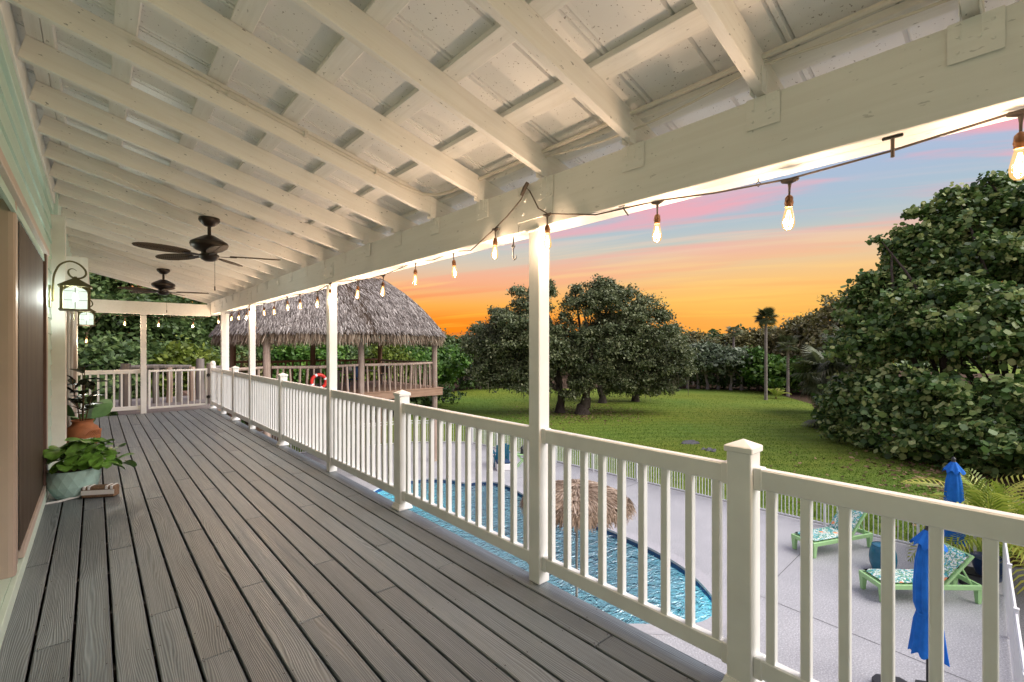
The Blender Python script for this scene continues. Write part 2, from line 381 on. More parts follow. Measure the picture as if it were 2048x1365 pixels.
MAT['grey_leaf'] = leaf('grey_green_foliage', (.05, .075, .040), (.14, .19, .11), (.30, .35, .24))
MAT['green_leaf'] = leaf('fresh_green_foliage', (.035, .09, .014), (.085, .20, .03), (.19, .33, .055))
MAT['lime_leaf'] = leaf('yellow_green_foliage', (.05, .08, .010), (.14, .20, .025), (.28, .34, .07))
MAT['palm_leaf'] = leaf('palm_frond', (.03, .045, .018), (.085, .11, .042), (.19, .20, .09), .5, .2)
MAT['areca_leaf'] = leaf('areca_frond', (.10, .16, .015), (.26, .35, .045), (.55, .52, .11), .45, .3)
MAT['moss'] = leaf('spanish_moss', (.09, .085, .06), (.15, .14, .10), (.22, .21, .15), .9, .3, .1)
MAT['thatch'] = leaf('palm_thatch', (.075, .060, .052), (.27, .24, .22), (.62, .58, .54), .8, .1, .15)
MAT['fringe'] = leaf('dry_thatch_fringe', (.10, .07, .045), (.30, .23, .165), (.56, .47, .37), .8, .15, .15)
MAT['raffia'] = leaf('raffia_thatch', (.15, .105, .07), (.35, .265, .195), (.60, .50, .41), .8, .15, .15)
MAT['thatch_base'] = plain('thatch_underlayer', (.075, .055, .04), .9, .1, .4, 30, .6)
MAT['bark'] = grained('oak_bark', (.035, .028, .022), (.10, .085, .07), 2, .9, 8, 1.0, (.9, 1.1), 0, .1, .3)
MAT['pale_bark'] = grained('pale_bark', (.13, .12, .105), (.30, .28, .25), 2, .9, 6, .8, (.8, 1.15), 0, .1, .3)
MAT['palm_bark'] = grained('palm_bark', (.17, .15, .13), (.34, .31, .28), 2, .9, 10, .7, (.9, 1.1), 0, .1, 1.0)
MAT['pothos'] = plain('pothos_leaf', (.14, .31, .05), .35, .5, .5, 25)
MAT['rubber'] = plain('rubber_plant_leaf', (.030, .040, .018), .25, .5, .35, 14)
MAT['rubber_green'] = plain('young_rubber_leaf', (.13, .28, .10), .4, .4, .2, 14)
MAT['stem'] = plain('brown_stem', (.10, .065, .035), .8, .2, .2)
MAT['canvas'] = plain('blue_canvas', (.014, .145, .55), .75, .2, .18, 8, .2)
MAT['lime_paint'] = plain('pale_green_paint', (.36, .62, .28), .5, .4, .08)
MAT['teal'] = plain('teal_glaze', (.015, .14, .22), .25, .5, .2, 8)
MAT['navy'] = plain('navy_glaze', (.02, .045, .12), .3, .5, .2, 8)
MAT['red'] = plain('red_lifebuoy', (.62, .03, .02), .45, .4, .1)
MAT['white'] = plain('white_paint', (.78, .78, .78), .5, .4, .05)
MAT['fence'] = plain('white_fence_aluminium', (.76, .78, .80), .4, .4, .05)
MAT['cushion_blue'] = plain('navy_cushion', (.03, .06, .13), .8, .2, .25)
def tropical():
    t = MT('tropical_print'); v = t.coord((1, 1, 1), 'Object', True)
    n1 = t.noise(v, 7.5, 2, .5, 2.6); n2 = t.noise(t.coord((1.3, .8, 1)), 13, 2, .5, 3.0); n3 = t.noise(t.coord((.9, 1.2, 1)), 10, 2, .5, 2.4)
    c = t.mix(t.ramp(n1, [(.50, 0), (.53, 1)]), (.70, .74, .70), (.05, .25, .25))
    c = t.mix(t.ramp(n2, [(.55, 0), (.58, 1)]), c, (.18, .36, .14)); c = t.mix(t.ramp(n3, [(.58, 0), (.60, 1)]), c, (.10, .42, .50))
    vo = t.nd('ShaderNodeTexVoronoi'); t.L.new(v, vo.inputs['Vector']); vo.inputs['Scale'].default_value = 4.2
    c = t.mix(t.ramp(vo.outputs['Distance'], [(.20, 1), (.24, 0)]), c, (.85, .32, .14)); c = t.mix(t.ramp(vo.outputs['Distance'], [(.05, 1), (.07, 0)]), c, (.85, .62, .10))
    t.set(c, .8, .2); return t.m
MAT['print'] = tropical()
MAT['stripe'] = plain('brown_woven', (.22, .14, .09), .8, .2, .4, 60, .5)
# ================================================================== PORCH
WALL = -.377; DECK_X = 2.157; PITCH = .1495; YEND = 13.25; YNEAR = -4.6
random.seed(4)
# ---- floor: joists and rim as the setting, every board a part
fl = MB()
for k in range(29):
    y = -4.6 + .625 * k + .02
    fl.box(WALL - .1, DECK_X - .05, y - .019, y + .019, -.24, -.03)
fl.box(DECK_X - .05, DECK_X - .012, YNEAR, YEND, -.24, -.032)
fl.box(WALL - .14, WALL - .1, YNEAR, YEND, -.24, -.032)
fl.box(WALL - .14, DECK_X - .06, YNEAR, YEND, -.262, -.243)  # unseen sheet added below the joists to keep light out of the gaps
floor = tag(fl.build('porch_floor', MAT['old_wood']), kind='structure')
JOINT = {0: [4.55, 8.3], 1: [3.28, 7.05], 2: [5.78, 10.1], 3: [4.53, 8.9], 4: [3.28, 6.38, 9.5], 5: [2.65, 5.8, 8.9], 6: [4.56, 7.65, 11.4], 7: [3.29, 6.4, 9.5],
         8: [2.66, 5.78, 8.9], 9: [4.55, 7.65, 11.4], 10: [3.3, 6.4, 10.15], 11: [2.68, 5.8, 9.5], 12: [4.57, 7.66, 11.4], 13: [3.3, 6.4, 9.46], 14: [2.7, 5.8, 8.9], 15: [1.48, 4.58, 7.65, 11.4], 16: [3.32, 6.4, 9.5]}
for i in range(17):
    x0 = -.3785 + i * PITCH + .0062; x1 = -.3785 + (i + 1) * PITCH - .0062
    cuts = [YNEAR] + JOINT[i] + [YEND - .03]
    for a, b in zip(cuts[:-1], cuts[1:]):
        dz = random.uniform(-.0015, .001); w = (x1 - x0) / 2; l = (b - a) / 2 - .0025
        m = MB().cbox(-w, w, -l, l, -.028, 0, .004)
        m.build('deck_board', MAT['deck'], floor, ((x0 + x1) / 2, (a + b) / 2, dz), (0, random.uniform(-.004, .004), 0))
sc_ = MB()
for i in range(17):
    xc = -.3785 + (i + .5) * PITCH
    for k in range(29):
        y = -4.6 + k * .625 + .02
        for d in (-.052, .052):
            if random.random() < .12: continue
            sc_.lathe([(.0034, .0012), (.0030, .0022)], 6, (xc + d + random.uniform(-.006, .006), y + random.uniform(-.012, .012), 0))
for i, js in JOINT.items():
    xc = -.3785 + (i + .5) * PITCH
    for y in js:
        for d in (-.055, .055):
            for e in (-.014, .014): sc_.lathe([(.0034, .0012), (.0030, .0022)], 6, (xc + d, y + e, 0))
tag(sc_.build('deck_screw_heads', MAT['dark'], floor), kind='stuff')
# ---- columns, capped posts and railing
def column(y, label, x=2.0785, w=.094, z1=2.238, xn=None):
    t = thing('porch_column', label, 'column', (x + w / 2, y, 0), 0, 'white square porch columns')
    h = w / 2
    MB().cbox(-h, h, -h, h, .0, z1, .004).build('shaft', MAT['vinyl'], t)
    MB().cbox(-h - .012, h + .012, -h - .012, h + .012, z1 - .012, z1 + .001, .003).build('top_plate', MAT['vinyl'], t)
    return t
COLS = [(2.13, 'nearest white porch column, glowing yellow at the top beside the string light'), (5.64, 'second white porch column along the railing, in front of the thatched hut'),
        (9.45, 'third white porch column along the railing, past the hanging fan'), (11.95, 'farthest full-height column of the long railing, just before the gate')]
for y, lab in COLS: column(y, lab)
column(12.45, 'slim white column standing just outside the railing behind the farthest column', 2.22)
column(13.2, 'white column carrying the end beam between the far railing and the gate', .76, .1, 2.2)
column(13.25, 'white half column against the house wall at the far end of the porch', -.36, .1, 2.2)
def capped(y, label, dome=False):
    t = thing('railing_post', label, 'post', (2.125, y, 0), 0, 'short white railing posts with caps'); h = .051; zt = 1.045
    MB().cbox(-h, h, -h, h, 0, zt, .004).build('shaft', MAT['vinyl'], t)
    c = MB()
    if dome: c.lathe([(.058, zt - .004), (.060, zt + .02), (.056, zt + .05), (.036, zt + .085), (.004, zt + .095)], 16)
    else:
        k = .060; c.cbox(-k, k, -k, k, zt - .006, zt + .022, .004)
        c.add([(-k + .004, -k + .004, zt + .0218), (k - .004, -k + .004, zt + .0218), (k - .004, k - .004, zt + .0218), (-k + .004, k - .004, zt + .0218), (0, 0, zt + .048)], [(0, 1, 4), (1, 2, 4), (2, 3, 4), (3, 0, 4)])
    c.build('post_cap', MAT['vinyl'], t, smooth=dome)
    b = MB(); b.cbox(-.072, .072, -.072, .072, .0, .022, .005)
    q = [(-.066, .022), (-.058, .05)]
    b.add([(x * s_, y_ * s_, z) for s_, z in ((.066, .0219), (.056, .055)) for x, y_ in ((-1, -1), (1, -1), (1, 1), (-1, 1))], [(0, 1, 5, 4), (1, 2, 6, 5), (2, 3, 7, 6), (3, 0, 4, 7), (4, 5, 6, 7)])
    b.build('base_trim', MAT['vinyl'], t); return t
for y, lab in ((.864, 'nearest capped railing post, beside the loungers view'), (3.92, 'second capped railing post, left of the nearest column above the pool corner'),
               (7.6, 'third capped railing post, below the red lifebuoy'), (10.8, 'farthest flat capped railing post of the long railing')): capped(y, lab)
gp = capped(13.2, 'domed white gate post holding the black hinges', True)
top_me = {}
def railing(y0, y1, label, pitch=.1285, x=2.125, along='y', group='white vinyl railing sections', zb=.088):
    L_ = y1 - y0
    t = thing('railing_section', label, 'railing', (x, y0, 0) if along == 'y' else (y0, x, 0), 0 if along == 'y' else -math.pi / 2, group)
    MB().cbox(-.0245, .0245, 0, L_, .890, .977, .006).build('top_rail', MAT['vinyl'], t)
    MB().cbox(-.0225, .0225, 0, L_, zb, zb + .084, .006).build('bottom_rail', MAT['vinyl'], t)
    n = max(1, int(round(L_ / pitch)) - 0); st = L_ / n
    if 'b' not in top_me: top_me['b'] = MB().cbox(-.018, .018, -.018, .018, .0, .724, .003).mesh('baluster', MAT['vinyl'])
    for k in range(n):
        put('baluster', top_me['b'], t, (0, (k + .5) * st, zb + .080))
    for yy in (0.0, L_ - .035):
        for z0, z1 in ((.886, .981), (zb - .004, zb + .088)): MB().cbox(-.0275, .0275, yy, yy + .035, z0, z1, .004).build('rail_bracket', MAT['vinyl'], t)
    return t
h1, h2 = .051, .047
RS = [(YNEAR, .864 - h1, 'railing section in front of the loungers, running out of the right edge'), (.864 + h1, 2.13 - h2, 'railing section between the nearest capped post and the nearest column'),
      (2.13 + h2, 3.92 - h1, 'railing section left of the nearest column with the pool behind'), (3.92 + h1, 5.64 - h2, 'railing section between the second capped post and the second column'),
      (5.64 + h2, 7.6 - h1, 'railing section below the lifebuoy, left of the second column'), (7.6 + h1, 9.45 - h2, 'railing section between the third capped post and the third column'),
      (9.45 + h2, 10.8 - h1, 'short railing section just past the third column'), (10.8 + h1, 11.95 - h2, 'short railing section before the farthest full-height column'), (11.95 + h2, 13.2 - h1, 'last railing section of the long side, ending at the gate post')]
for a, b, lab in RS: railing(a, b, lab)
railing(-.26, .76, 'railing section across the far porch end, behind the rubber plant', .128, 13.25, 'x')
# ---- gate at the far end
g = thing('porch_gate', 'white picket gate at the far end of the porch with wooden walkway behind', 'gate', (.9, 13.25, 0))
GW = 1.12
gf = MB(); gf.cbox(0, .04, -.018, .018, .08, .96, .004); gf.cbox(GW - .04, GW, -.018, .018, .08, .96, .004)
gf.build('gate_stile', MAT['vinyl'], g)
MB().cbox(.0405, GW - .0405, -.018, .018, .91, .955, .004).build('gate_top_rail', MAT['vinyl'], g)
MB().cbox(.0405, GW - .0405, -.018, .018, .085, .13, .004).build('gate_bottom_rail', MAT['vinyl'], g)
gb = MB().cbox(-.011, .011, -.011, .011, .1305, .9095, .002).mesh('gate_baluster', MAT['vinyl'])
for k in range(8): put('gate_baluster', gb, g, (.04 + (k + .9) * (GW - .08) / 8.8, 0, 0))
for z in (.28, .80):
    hb = MB(); hb.cbox(GW - .02, GW + .05, -.034, -.0185, z - .03, z + .03, .003); hb.tube([(GW + .012, -.042, z - .045), (GW + .012, -.042, z + .045)], .012, 8)
    hb.build('hinge', MAT['dark'], g)
# ---- roof: beam, rafters, purlins, sheets
SL = .255; AN = math.atan(SL)
def rz(x): return 2.545 + SL * (2.08 - x)        # underside of a rafter
beam = thing('porch_beam', 'long cream painted beam on the columns carrying the rafter ends', 'beam', (2.075, 0, 0))
Y0, Y1 = -4.7, 13.62
b1 = MB(); 
for a, b in ((Y0, 2.27), (2.273, 5.75), (5.753, 9.55), (9.553, Y1)): b1.cbox(0, .075, a, b, 2.24, 2.536, .004)
b1.build('inner_ply', MAT['beam'], beam)
b2 = MB().cbox(.0765, .178, Y0, Y1, 2.243, 2.534, .004); b2.build('outer_ply', MAT['beam'], beam)
for y in (2.12, 5.62, 9.43, 11.95):
    p = MB().cbox(-.006, -.0005, y - .16, y + .155, 2.30, 2.475, .002)
    for dy, z in ((-.11, 2.35), (.1, 2.44), (-.1, 2.44), (.11, 2.35)):
        p.lathe([(.010, 0), (.008, .006)], 8, (0, 0, 0)) if False else None
    sp = p.build('splice_plate', MAT['beam'], beam)
    bl = MB()
    for dy, z in ((-.1, 2.345), (.08, 2.435), (-.115, 2.43), (.1, 2.35)): bl.tube([(-.0062, y + dy, z), (-.014, y + dy, z)], [.012, .009], 8)
    bl.build('plate_bolt', MAT['beam'], sp)
roof = thing('porch_roof', 'sloping white painted porch roof of rafters, purlins and metal sheets', 'roof', (0, 0, 0))
XR0 = WALL + .045; XR1 = 2.62; LR = (XR1 - XR0) / math.cos(AN)
RY = [1.40 + .6275 * k for k in range(-9, 20)]
raf = MB().cbox(0, LR, -.0215, .0215, 0, .142, .003).mesh('rafter', MAT['ceil_wood'])
rnd = random.Random(8)
for y in RY:
    put('rafter', raf, roof, (XR0, y, rz(XR0)), (0, AN, 0))
# end barge rafter
put('rafter', raf, roof, (XR0, 13.66, rz(XR0)), (0, AN, 0))
RT = .1425 / math.cos(AN)
def slope_box(x0, x1, y0, y1, d0, d1, ch=.003):
    """box lying in the roof slope: d measured square to the slope from the rafter underside"""
    return (x0, x1, y0, y1, d0, d1)
PX = [(-.332, -.262), (-.258, -.21), (.04, .135), (.46, .56), (.87, .97), (1.28, 1.375), (1.68, 1.785), (2.09, 2.185), (2.5, 2.6)]
pm = {}
for a, b in PX:
    for ya, yb in ((-4.7, 2.9), (2.904, 8.55), (8.554, 13.7)):
        w = (b - a) / math.cos(AN); l = yb - ya
        m = MB().cbox(0, w, 0, l, .1435, .181, .003)
        m.build('purlin', MAT['purlin'], roof, (a, ya, rz(a)), (0, AN, 0))
# metal sheets with crimped ribs: one sheet between two double ribs
W = .64; sheet = MB(); TH = .182
prof = [(0, 0), (.018, 0), (.026, .016), (.034, 0), (.050, 0), (.058, .016), (.066, 0), (.335, 0), (.345, .016), (.355, 0), (W + .012, 0)]
LS = (2.72 - WALL + .02) / math.cos(AN)
V = []; F = []
for (py, pz) in prof:
    V += [(0, py, TH + pz), (LS, py, TH + pz)]
for i in range(len(prof) - 1): F.append((2 * i, 2 * i + 2, 2 * i + 3, 2 * i + 1))
n0 = len(V); V += [(x, y, z + .0012) for x, y, z in V]
for i in range(len(prof) - 1): F.append((n0 + 2 * i, n0 + 2 * i + 1, n0 + 2 * i + 3, n0 + 2 * i + 2))
sheet.add(V, F); sme = sheet.mesh('roof_sheet', MAT['sheet'])
for k in range(-10, 20):
    put('roof_sheet', sme, roof, (WALL - .02, 1.27 + W * k, rz(WALL - .02) + (.0016 if k % 2 else 0)), (0, AN, 0))
MB().cbox(0, .04, YNEAR, 13.72, 0, .26, .003).build('ledger', MAT['white_trim'], roof, (WALL - .002, 0, rz(WALL) - .03))
fs = MB().cbox(2.622, 2.65, -4.7, 13.7, rz(2.64) - .01, rz(2.64) + .14, .003); fs.build('fascia', MAT['white_trim'], roof)
# hangers over the rafter ends
hg = MB(); hg.box(-.009, -.0045, -.075, .055, -.13, -.002); hg.box(-.012, -.0035, .0225, .026, -.06, .09); hg.box(-.012, -.0035, -.026, -.0225, -.06, .09)
hg.box(-.055, -.0035, .0222, .0245, -.005, .10); hg.box(-.055, -.0035, -.0245, -.0222, -.005, .10)
for dy, dz in ((-.05, -.03), (-.05, -.09), (.03, -.05), (.03, -.1), (-.02, -.07)): hg.tube([(-.0088, dy, dz), (-.0125, dy, dz)], [.006, .004], 6)
hme = hg.mesh('rafter_hanger', MAT['beam'])
for y in RY: put('rafter_hanger', hme, roof, (2.075, y, 2.538))
# painted conduit along a rafter and down the eave
def conduit(label, path, r, mat='cable', name='conduit', cat='conduit'):
    t = thing(name, label, cat, path[0]); o = Vector(path[0])
    MB().tube([Vector(p) - o for p in path], r, 8).build('pipe', MAT[mat], t, smooth=True); return t, o
yR = 3.2825 - .034
pth = [(x, yR, rz(x) + .10) for x in (.15, .6, 1.0, 1.4, 1.75)] + [(1.93, yR - .02, rz(1.93) + .11), (2.0, yR - .10, rz(2.0) + .115), (2.03, yR - .25, rz(2.03) + .12)] + [(2.035, y, rz(2.035) + .122) for y in (2.6, 1.6, .6, -.6, -2.2)]
t, o = conduit('cream conduit running down a rafter and along the eave above the beam', pth, .0125)
MB().tube([Vector((.60, yR, rz(.60) + .1)) - o, Vector((.70, yR, rz(.70) + .1)) - o], .021, 10).build('fitting', MAT['cable'], t)
MB().tube([Vector((.52, yR, rz(.52) + .1)) - o, Vector((.56, yR, rz(.56) + .1)) - o], .017, 10).build('coupling', MAT['cable'], t)
for xx in (1.05, 1.55):
    MB().cbox(-.012, .012, -.004, .034, -.018, .018, .003).build('strap', MAT['cable'], t, Vector((xx, yR - .016, rz(xx) + .1)) - o)
for k, (ya, yb, dz) in enumerate(((2.05, .75, .05), (.75, -.5, .045))):
    pp = []
    for i in range(9):
        u = i / 8; pp.append((2.055, ya + (yb - ya) * u, rz(2.05) + .105 - .055 * math.sin(u * math.pi * 1.0) * (1 if k == 0 else .8)))
    conduit(('thin' if k == 0 else 'slack') + ' white cable sagging beside the conduit ' + ('left of' if k == 0 else 'right of') + ' the rightmost full rafter', pp, .0055, name='cable', cat='cable')
# end wall of the porch: tie beam under the gable
eb = thing('end_beam', 'cream end beam across the far end of the porch below the open gable', 'beam', (0, 13.2, 0))
MB().cbox(-.36, 2.073, -.05, .05, 2.2005, 2.475, .004).build('beam_timber', MAT['beam'], eb)
MB().cbox(.66, 1.16, -.058, -.0505, 2.25, 2.43, .003).build('splice_plate', MAT['beam'], eb)
# ---- ceiling fans
def make_fan(loc, rot, label):
    t = thing('ceiling_fan', label, 'ceiling fan', loc, 0, 'bronze ceiling fans'); r0 = rz(loc[0]) - loc[2]
    MB().lathe([(.07, 0), (.095, -.006), (.098, -.03), (.085, -.055), (.05, -.088), (.03, -.095)], 24).build('canopy', MAT['fan'], t, smooth=True)
    MB().tube([(0, 0, -.09), (0, 0, -.205)], .017, 10).build('downrod', MAT['fan'], t, smooth=True)
    MB().lathe([(.02, -.185), (.045, -.19), (.09, -.215), (.125, -.235), (.168, -.262), (.175, -.285), (.165, -.315), (.12, -.345), (.075, -.362), (.07, -.385)], 28).build('motor_housing', MAT['fan'], t, smooth=True)
    MB().lathe([(.05, -.384), (.088, -.39), (.092, -.41), (.075, -.44), (.04, -.458), (.006, -.462)], 24).build('switch_housing', MAT['fan'], t, smooth=True)
    ol = [(.19, .035), (.25, .065), (.36, .083), (.48, .085), (.58, .072), (.645, .045), (.672, .012)]
    poly = [(a, b) for a, b in ol] + [(a, -b) for a, b in ol[::-1]]
    bl = MB().prism(poly, -.004, .004)
    bl.prism([(.19, .006), (.66, .004), (.66, -.004), (.19, -.006)], -.008, -.0042)
    bme = bl.mesh('blade', MAT['blade'])
    ir = MB().prism([(.07, .018), (.2, .03), (.25, .015), (.25, -.015), (.2, -.03), (.07, -.018)], -.014, -.0085).mesh('blade_iron', MAT['fan'])
    for k in range(5):
        a = rot + k * 2 * math.pi / 5
        o = put('blade', bme, t, (0, 0, -.395), Euler((R(11), 0, a), 'XYZ'))
        put('blade_iron', ir, o)
    ch = MB().tube([(.045, -.03, -.44), (.045, -.03, -.72)], .0022, 5); ch.tube([(.045, -.03, -.72), (.045, -.03, -.765)], [.006, .007], 7)
    ch.build('pull_chain', MAT['fan'], t)
    return t
FX = .9
for y, a, lab in ((1.40 + .6275 * 7, R(-90), 'nearer dark bronze ceiling fan with woven palm blades'), (1.40 + .6275 * 13.5, R(-86), 'farther and smaller dark bronze ceiling fan near the porch end')):
    if abs(((y - 1.4) / .6275) % 1 - .5) < .1: y += .31375
    make_fan((FX, y, rz(FX) - .001), a, lab)
    cb = [(FX - .02, y - .04, rz(FX) + .0)] ; 
    conduit('thin white cable curling to the ceiling plate of the ' + ('nearer' if y < 8 else 'farther') + ' fan', [(FX - .85, y - .30, rz(FX - .85) - .012), (FX - .5, y - .16, rz(FX - .5) - .014), (FX - .25, y - .03, rz(FX - .25) - .014), (FX - .1, y - .0, rz(FX - .1) - .012)], .006, name='cable', cat='cable')
# ---- string lights
def bulb_meshes():
    so = MB().lathe([(.004, .0), (.009, -.003), (.016, -.012), (.0175, -.03), (.0185, -.034), (.0185, -.038), (.0165, -.046), (.016, -.056)], 14)
    hk = MB().tube([(0, -.035, .062), (0, -.03, .066), (0, 0, .060), (0, .03, .066), (0, .035, .062)], [.006, .009, .012, .009, .006], 7)
    hk.tube([(0, 0, .055), (0, 0, .03), (0, 0, -.002)], [.009, .005, .0045], 7)
    gl = MB().lathe([(.0125, -.054), (.015, -.062), (.020, -.085), (.0255, -.112), (.027, -.128), (.0235, -.146), (.014, -.158), (.002, -.1625)], 18)
    fi = MB()
    for k in range(4):
        a = k * math.pi / 2 + .3; fi.tube([(.003 * math.cos(a), .003 * math.sin(a), -.07), (.010 * math.cos(a), .010 * math.sin(a), -.10), (.006 * math.cos(a), .006 * math.sin(a), -.138)], .0022, 5)
    return so.mesh('socket', MAT['socket'], True), hk.mesh('drop', MAT['cord'], True), gl.mesh('glass_bulb', MAT['bulb_glass'], True), fi.mesh('filament', MAT['filament'])
SO, HK, GL, FI = bulb_meshes()
lamp = bpy.data.lights.new('bulb_glow', 'POINT'); lamp.energy = BULB_W; lamp.color = (1.0, .68, .43); lamp.shadow_soft_size = .02
def string_lights(name_label, pts, bulbs, axis):
    o = Vector(pts[0]); t = thing('string_lights', name_label, 'string lights', pts[0])
    MB().tube([Vector(p) - o for p in pts], .0042, 6).build('cord', MAT['cord'], t, smooth=True)
    for b in bulbs:
        p = Vector(b) - o; tilt = random.uniform(-.07, .07)
        s_ = put('socket', SO, t, p, (tilt, random.uniform(-.05, .05), 0 if axis == 'y' else math.pi / 2), .92)
        put('drop', HK, s_); put('glass_bulb', GL, s_); put('filament', FI, s_)
        l = bpy.data.objects.new('bulb_glow', lamp); COL.objects.link(l); l.parent = t; l.location = p + Vector((0, 0, -.105))
random.seed(3)
BY = [-4.3, -3.7, -3.1, -2.5, -1.85, -1.2, -.58, .04, .69, 1.30, 1.985, 2.48, 3.12, 3.72, 4.35, 4.95, 5.53, 6.19, 6.88, 7.46, 8.15, 8.75, 9.34, 9.98, 10.6, 11.25, 12.0, 12.7]
BZ = {.04: 2.165, .69: 2.125, 1.30: 2.175, 1.985: 2.235, 2.48: 2.24, 3.12: 2.19, 3.72: 2.19}
bulbs = []; pts = []
for i, y in enumerate(BY):
    z = BZ.get(y, 2.155 + .018 * math.sin(i * 2.1)); bulbs.append((2.04 if abs(y - 2.2) < .4 else 2.15, y, z))
bulbs = [(2.052 if (y in (1.985, 2.48)) else (2.066 if y in (5.53, 9.34) else 2.15), y, z) for _, y, z in bulbs]
for i, b in enumerate(bulbs):
    pts.append((b[0], b[1], b[2] + .066))
    if i + 1 < len(bulbs):
        c = bulbs[i + 1]; ym = (b[1] + c[1]) / 2
        if b[1] == 1.985: pts += [(2.05, 2.06, 2.35), (2.045, 2.13, 2.47), (2.045, 2.16, 2.50), (2.05, 2.22, 2.44), (2.052, 2.36, 2.36)]
        elif b[1] < 0.7: pts.append(((b[0] + c[0]) / 2, ym, (b[2] + c[2]) / 2 + .058))
        else: pts.append(((b[0] + c[0]) / 2 - (.02 if i % 2 else 0), ym, 2.228 - .012 * (i % 3)))
string_lights('long string of warm glowing bulbs hung along the underside of the cream beam', pts, bulbs, 'y')
ebulbs = [(1.72, 13.13, 2.06), (1.08, 13.13, 2.07), (.49, 13.13, 2.08), (-.12, 13.10, 1.70)]
epts = [(2.05, 13.0, 2.19)]
for b in ebulbs: epts += [(b[0] + .25, 13.13, 2.17), (b[0], b[1], b[2] + .066)]
string_lights('short string of four warm bulbs along the end beam', epts, ebulbs, 'x')
# hooks and hanging hardware on the beam
def hook(label, loc, path, r=.004, name='hook'):
    t = thing(name, label, 'hook', loc); MB().tube(path, r, 7).build('wire', MAT['dark'], t, smooth=True); return t
a = [(0, 0, 0), (0, 0, -.05)] + [(0, .022 * math.sin(k * .5), -.072 + .022 * math.cos(k * .5)) for k in range(0, 12)] 
hook('rusty screw eye and open hook under the beam left of the nearest column', (2.12, 2.37, 2.241), [(0, 0, 0), (0, 0, -.05), (0, .016, -.066), (0, 0, -.084), (0, -.016, -.066), (0, 0, -.052), (0, .003, -.085), (0, .004, -.14), (0, -.006, -.16), (0, -.024, -.155), (0, -.026, -.135)], .0045)
t = thing('toggle_bolt', 'rusty bolt with a crossbar sticking down from the beam at upper right', 'bolt', (2.10, .345, 2.239))
MB().cbox(-.006, .006, -.03, .03, -.009, .0, .002).build('crossbar', MAT['dark'], t)
MB().tube([(0, 0, -.008), (0, .0, -.075)], .006, 7).build('threaded_rod', MAT['cord'], t)
hook('small screw eye under the beam above the bulb beside the nearest column', (2.2, .83, 2.241), [(0, 0, 0), (0, 0, -.012), (0, .011, -.024), (0, 0, -.036), (0, -.011, -.024), (0, 0, -.013)], .002, 'screw_eye')
hook('bent cup hook holding the light cord right of the nearest column', (2.085, 1.47, 2.241), [(0, .02, 0), (0, -.02, -.001), (.01, 0, -.008), (.03, -.005, -.03), (.045, -.01, -.045)], .004, 'cup_hook')
pl = thing('cord_plug', 'grey plug joining the light cord at the rafter above the nearest column', 'plug', (2.044, 2.16, 2.50))
MB().tube([(0, .05, -.035), (0, .02, .0), (0, -.01, .03)], [.008, .014, .012], 8).build('plug_body', MAT['cord'], pl, smooth=True)
# ================================================================== HOUSE WALL AND THINGS ON THE PORCH
hw = thing('house_wall', 'mint green clapboard house wall on the left with doors', 'wall', (WALL, 0, 0))
G0 = -3.5; DZ = 2.40                                   # head of the first door
def clap(z0, y0, y1, ex=.17):
    m = MB(); 
    m.add([(0, y0, 0), (.020, y0, 0), (.005, y0, ex + .02), (0, y0, ex + .02), (0, y1, 0), (.020, y1, 0), (.005, y1, ex + .02), (0, y1, ex + .02)], [(0, 1, 2, 3), (7, 6, 5, 4), (1, 5, 6, 2), (0, 4, 5, 1), (3, 2, 6, 7)])
    m.build('siding_board', MAT['mint'], hw, (0, 0, z0))
MB().box(-8.4, -.401, YNEAR - 3, 13.2, G0, 5.5).build('house_body', MAT['mint_trim'], hw)
MB().box(-.40, -.0005, 4.46, 7.4, .0, 3.4).build('sheathing', MAT['mint_trim'], hw)
MB().box(-.40, -.0005, YNEAR, 4.459, 2.38, 3.4).build('sheathing', MAT['mint_trim'], hw)
MB().box(-.40, -.0005, YNEAR, 4.459, .0, .0995).build('sill_block', MAT['mint_trim'], hw)
MB().box(-.40, -.0005, YNEAR, 13.2, G0, -.27).build('lower_wall', MAT['mint_trim'], hw)
z = .10
while z < 3.05:
    if z + .17 > DZ + .07: clap(z, YNEAR, 7.399)
    else: clap(z, 6.50, 7.399)
    z += .17
MB().cbox(.0, .03, YNEAR, 7.399, .0, .095, .003).build('base_board', MAT['mint_trim'], hw)
MB().cbox(.0, .034, YNEAR, 7.399, 2.985, 3.09, .003).build('frieze_board', MAT['mint'], hw)
# sliding door with brown insect screen
d = MB().cbox(.0, .03, 4.46, 6.42, .10, .16, .003); dd = d.build('door_sill', MAT['beige_frame'], hw)
fr = MB(); fr.cbox(.0, .032, 6.34, 6.42, .1605, 2.38, .003); fr.build('door_jamb', MAT['bronze_frame'], hw)
MB().cbox(.0, .045, YNEAR, 6.48, 2.3805, 2.44, .003).build('door_head', MAT['beige_frame'], hw)
MB().cbox(.0, .034, 6.4205, 6.495, .10, 2.38, .003).build('door_casing', MAT['beige_frame'], hw)
def screen_mat():
    t = MT('brown_screen_mesh'); v = t.coord((1, 1.0, .25)); c = t.ramp(t.noise(v, 5, 4, .6, .8), [(.3, (.045, .032, .022)), (.7, (.085, .062, .042))]); t.set(c, .62, .25)
    t.bump(t.noise(t.coord((1, 1, .25)), 2.0, 3), .35, .03); return t.m
MAT['screen'] = screen_mat()
sm = MB(); n = 26
V = []; 
for i in range(n + 1):
    yy = 4.40 + (6.34 - 4.40) * i / n
    for j in range(2): V.append((.012 + .0015 * math.sin(i * 1.9) * (1 if j else .4), yy, .1605 if j == 0 else 2.38))
sm.add(V, [(2 * i, 2 * i + 2, 2 * i + 3, 2 * i + 1) for i in range(n)]); sm.build('insect_screen', MAT['screen'], hw, smooth=True)
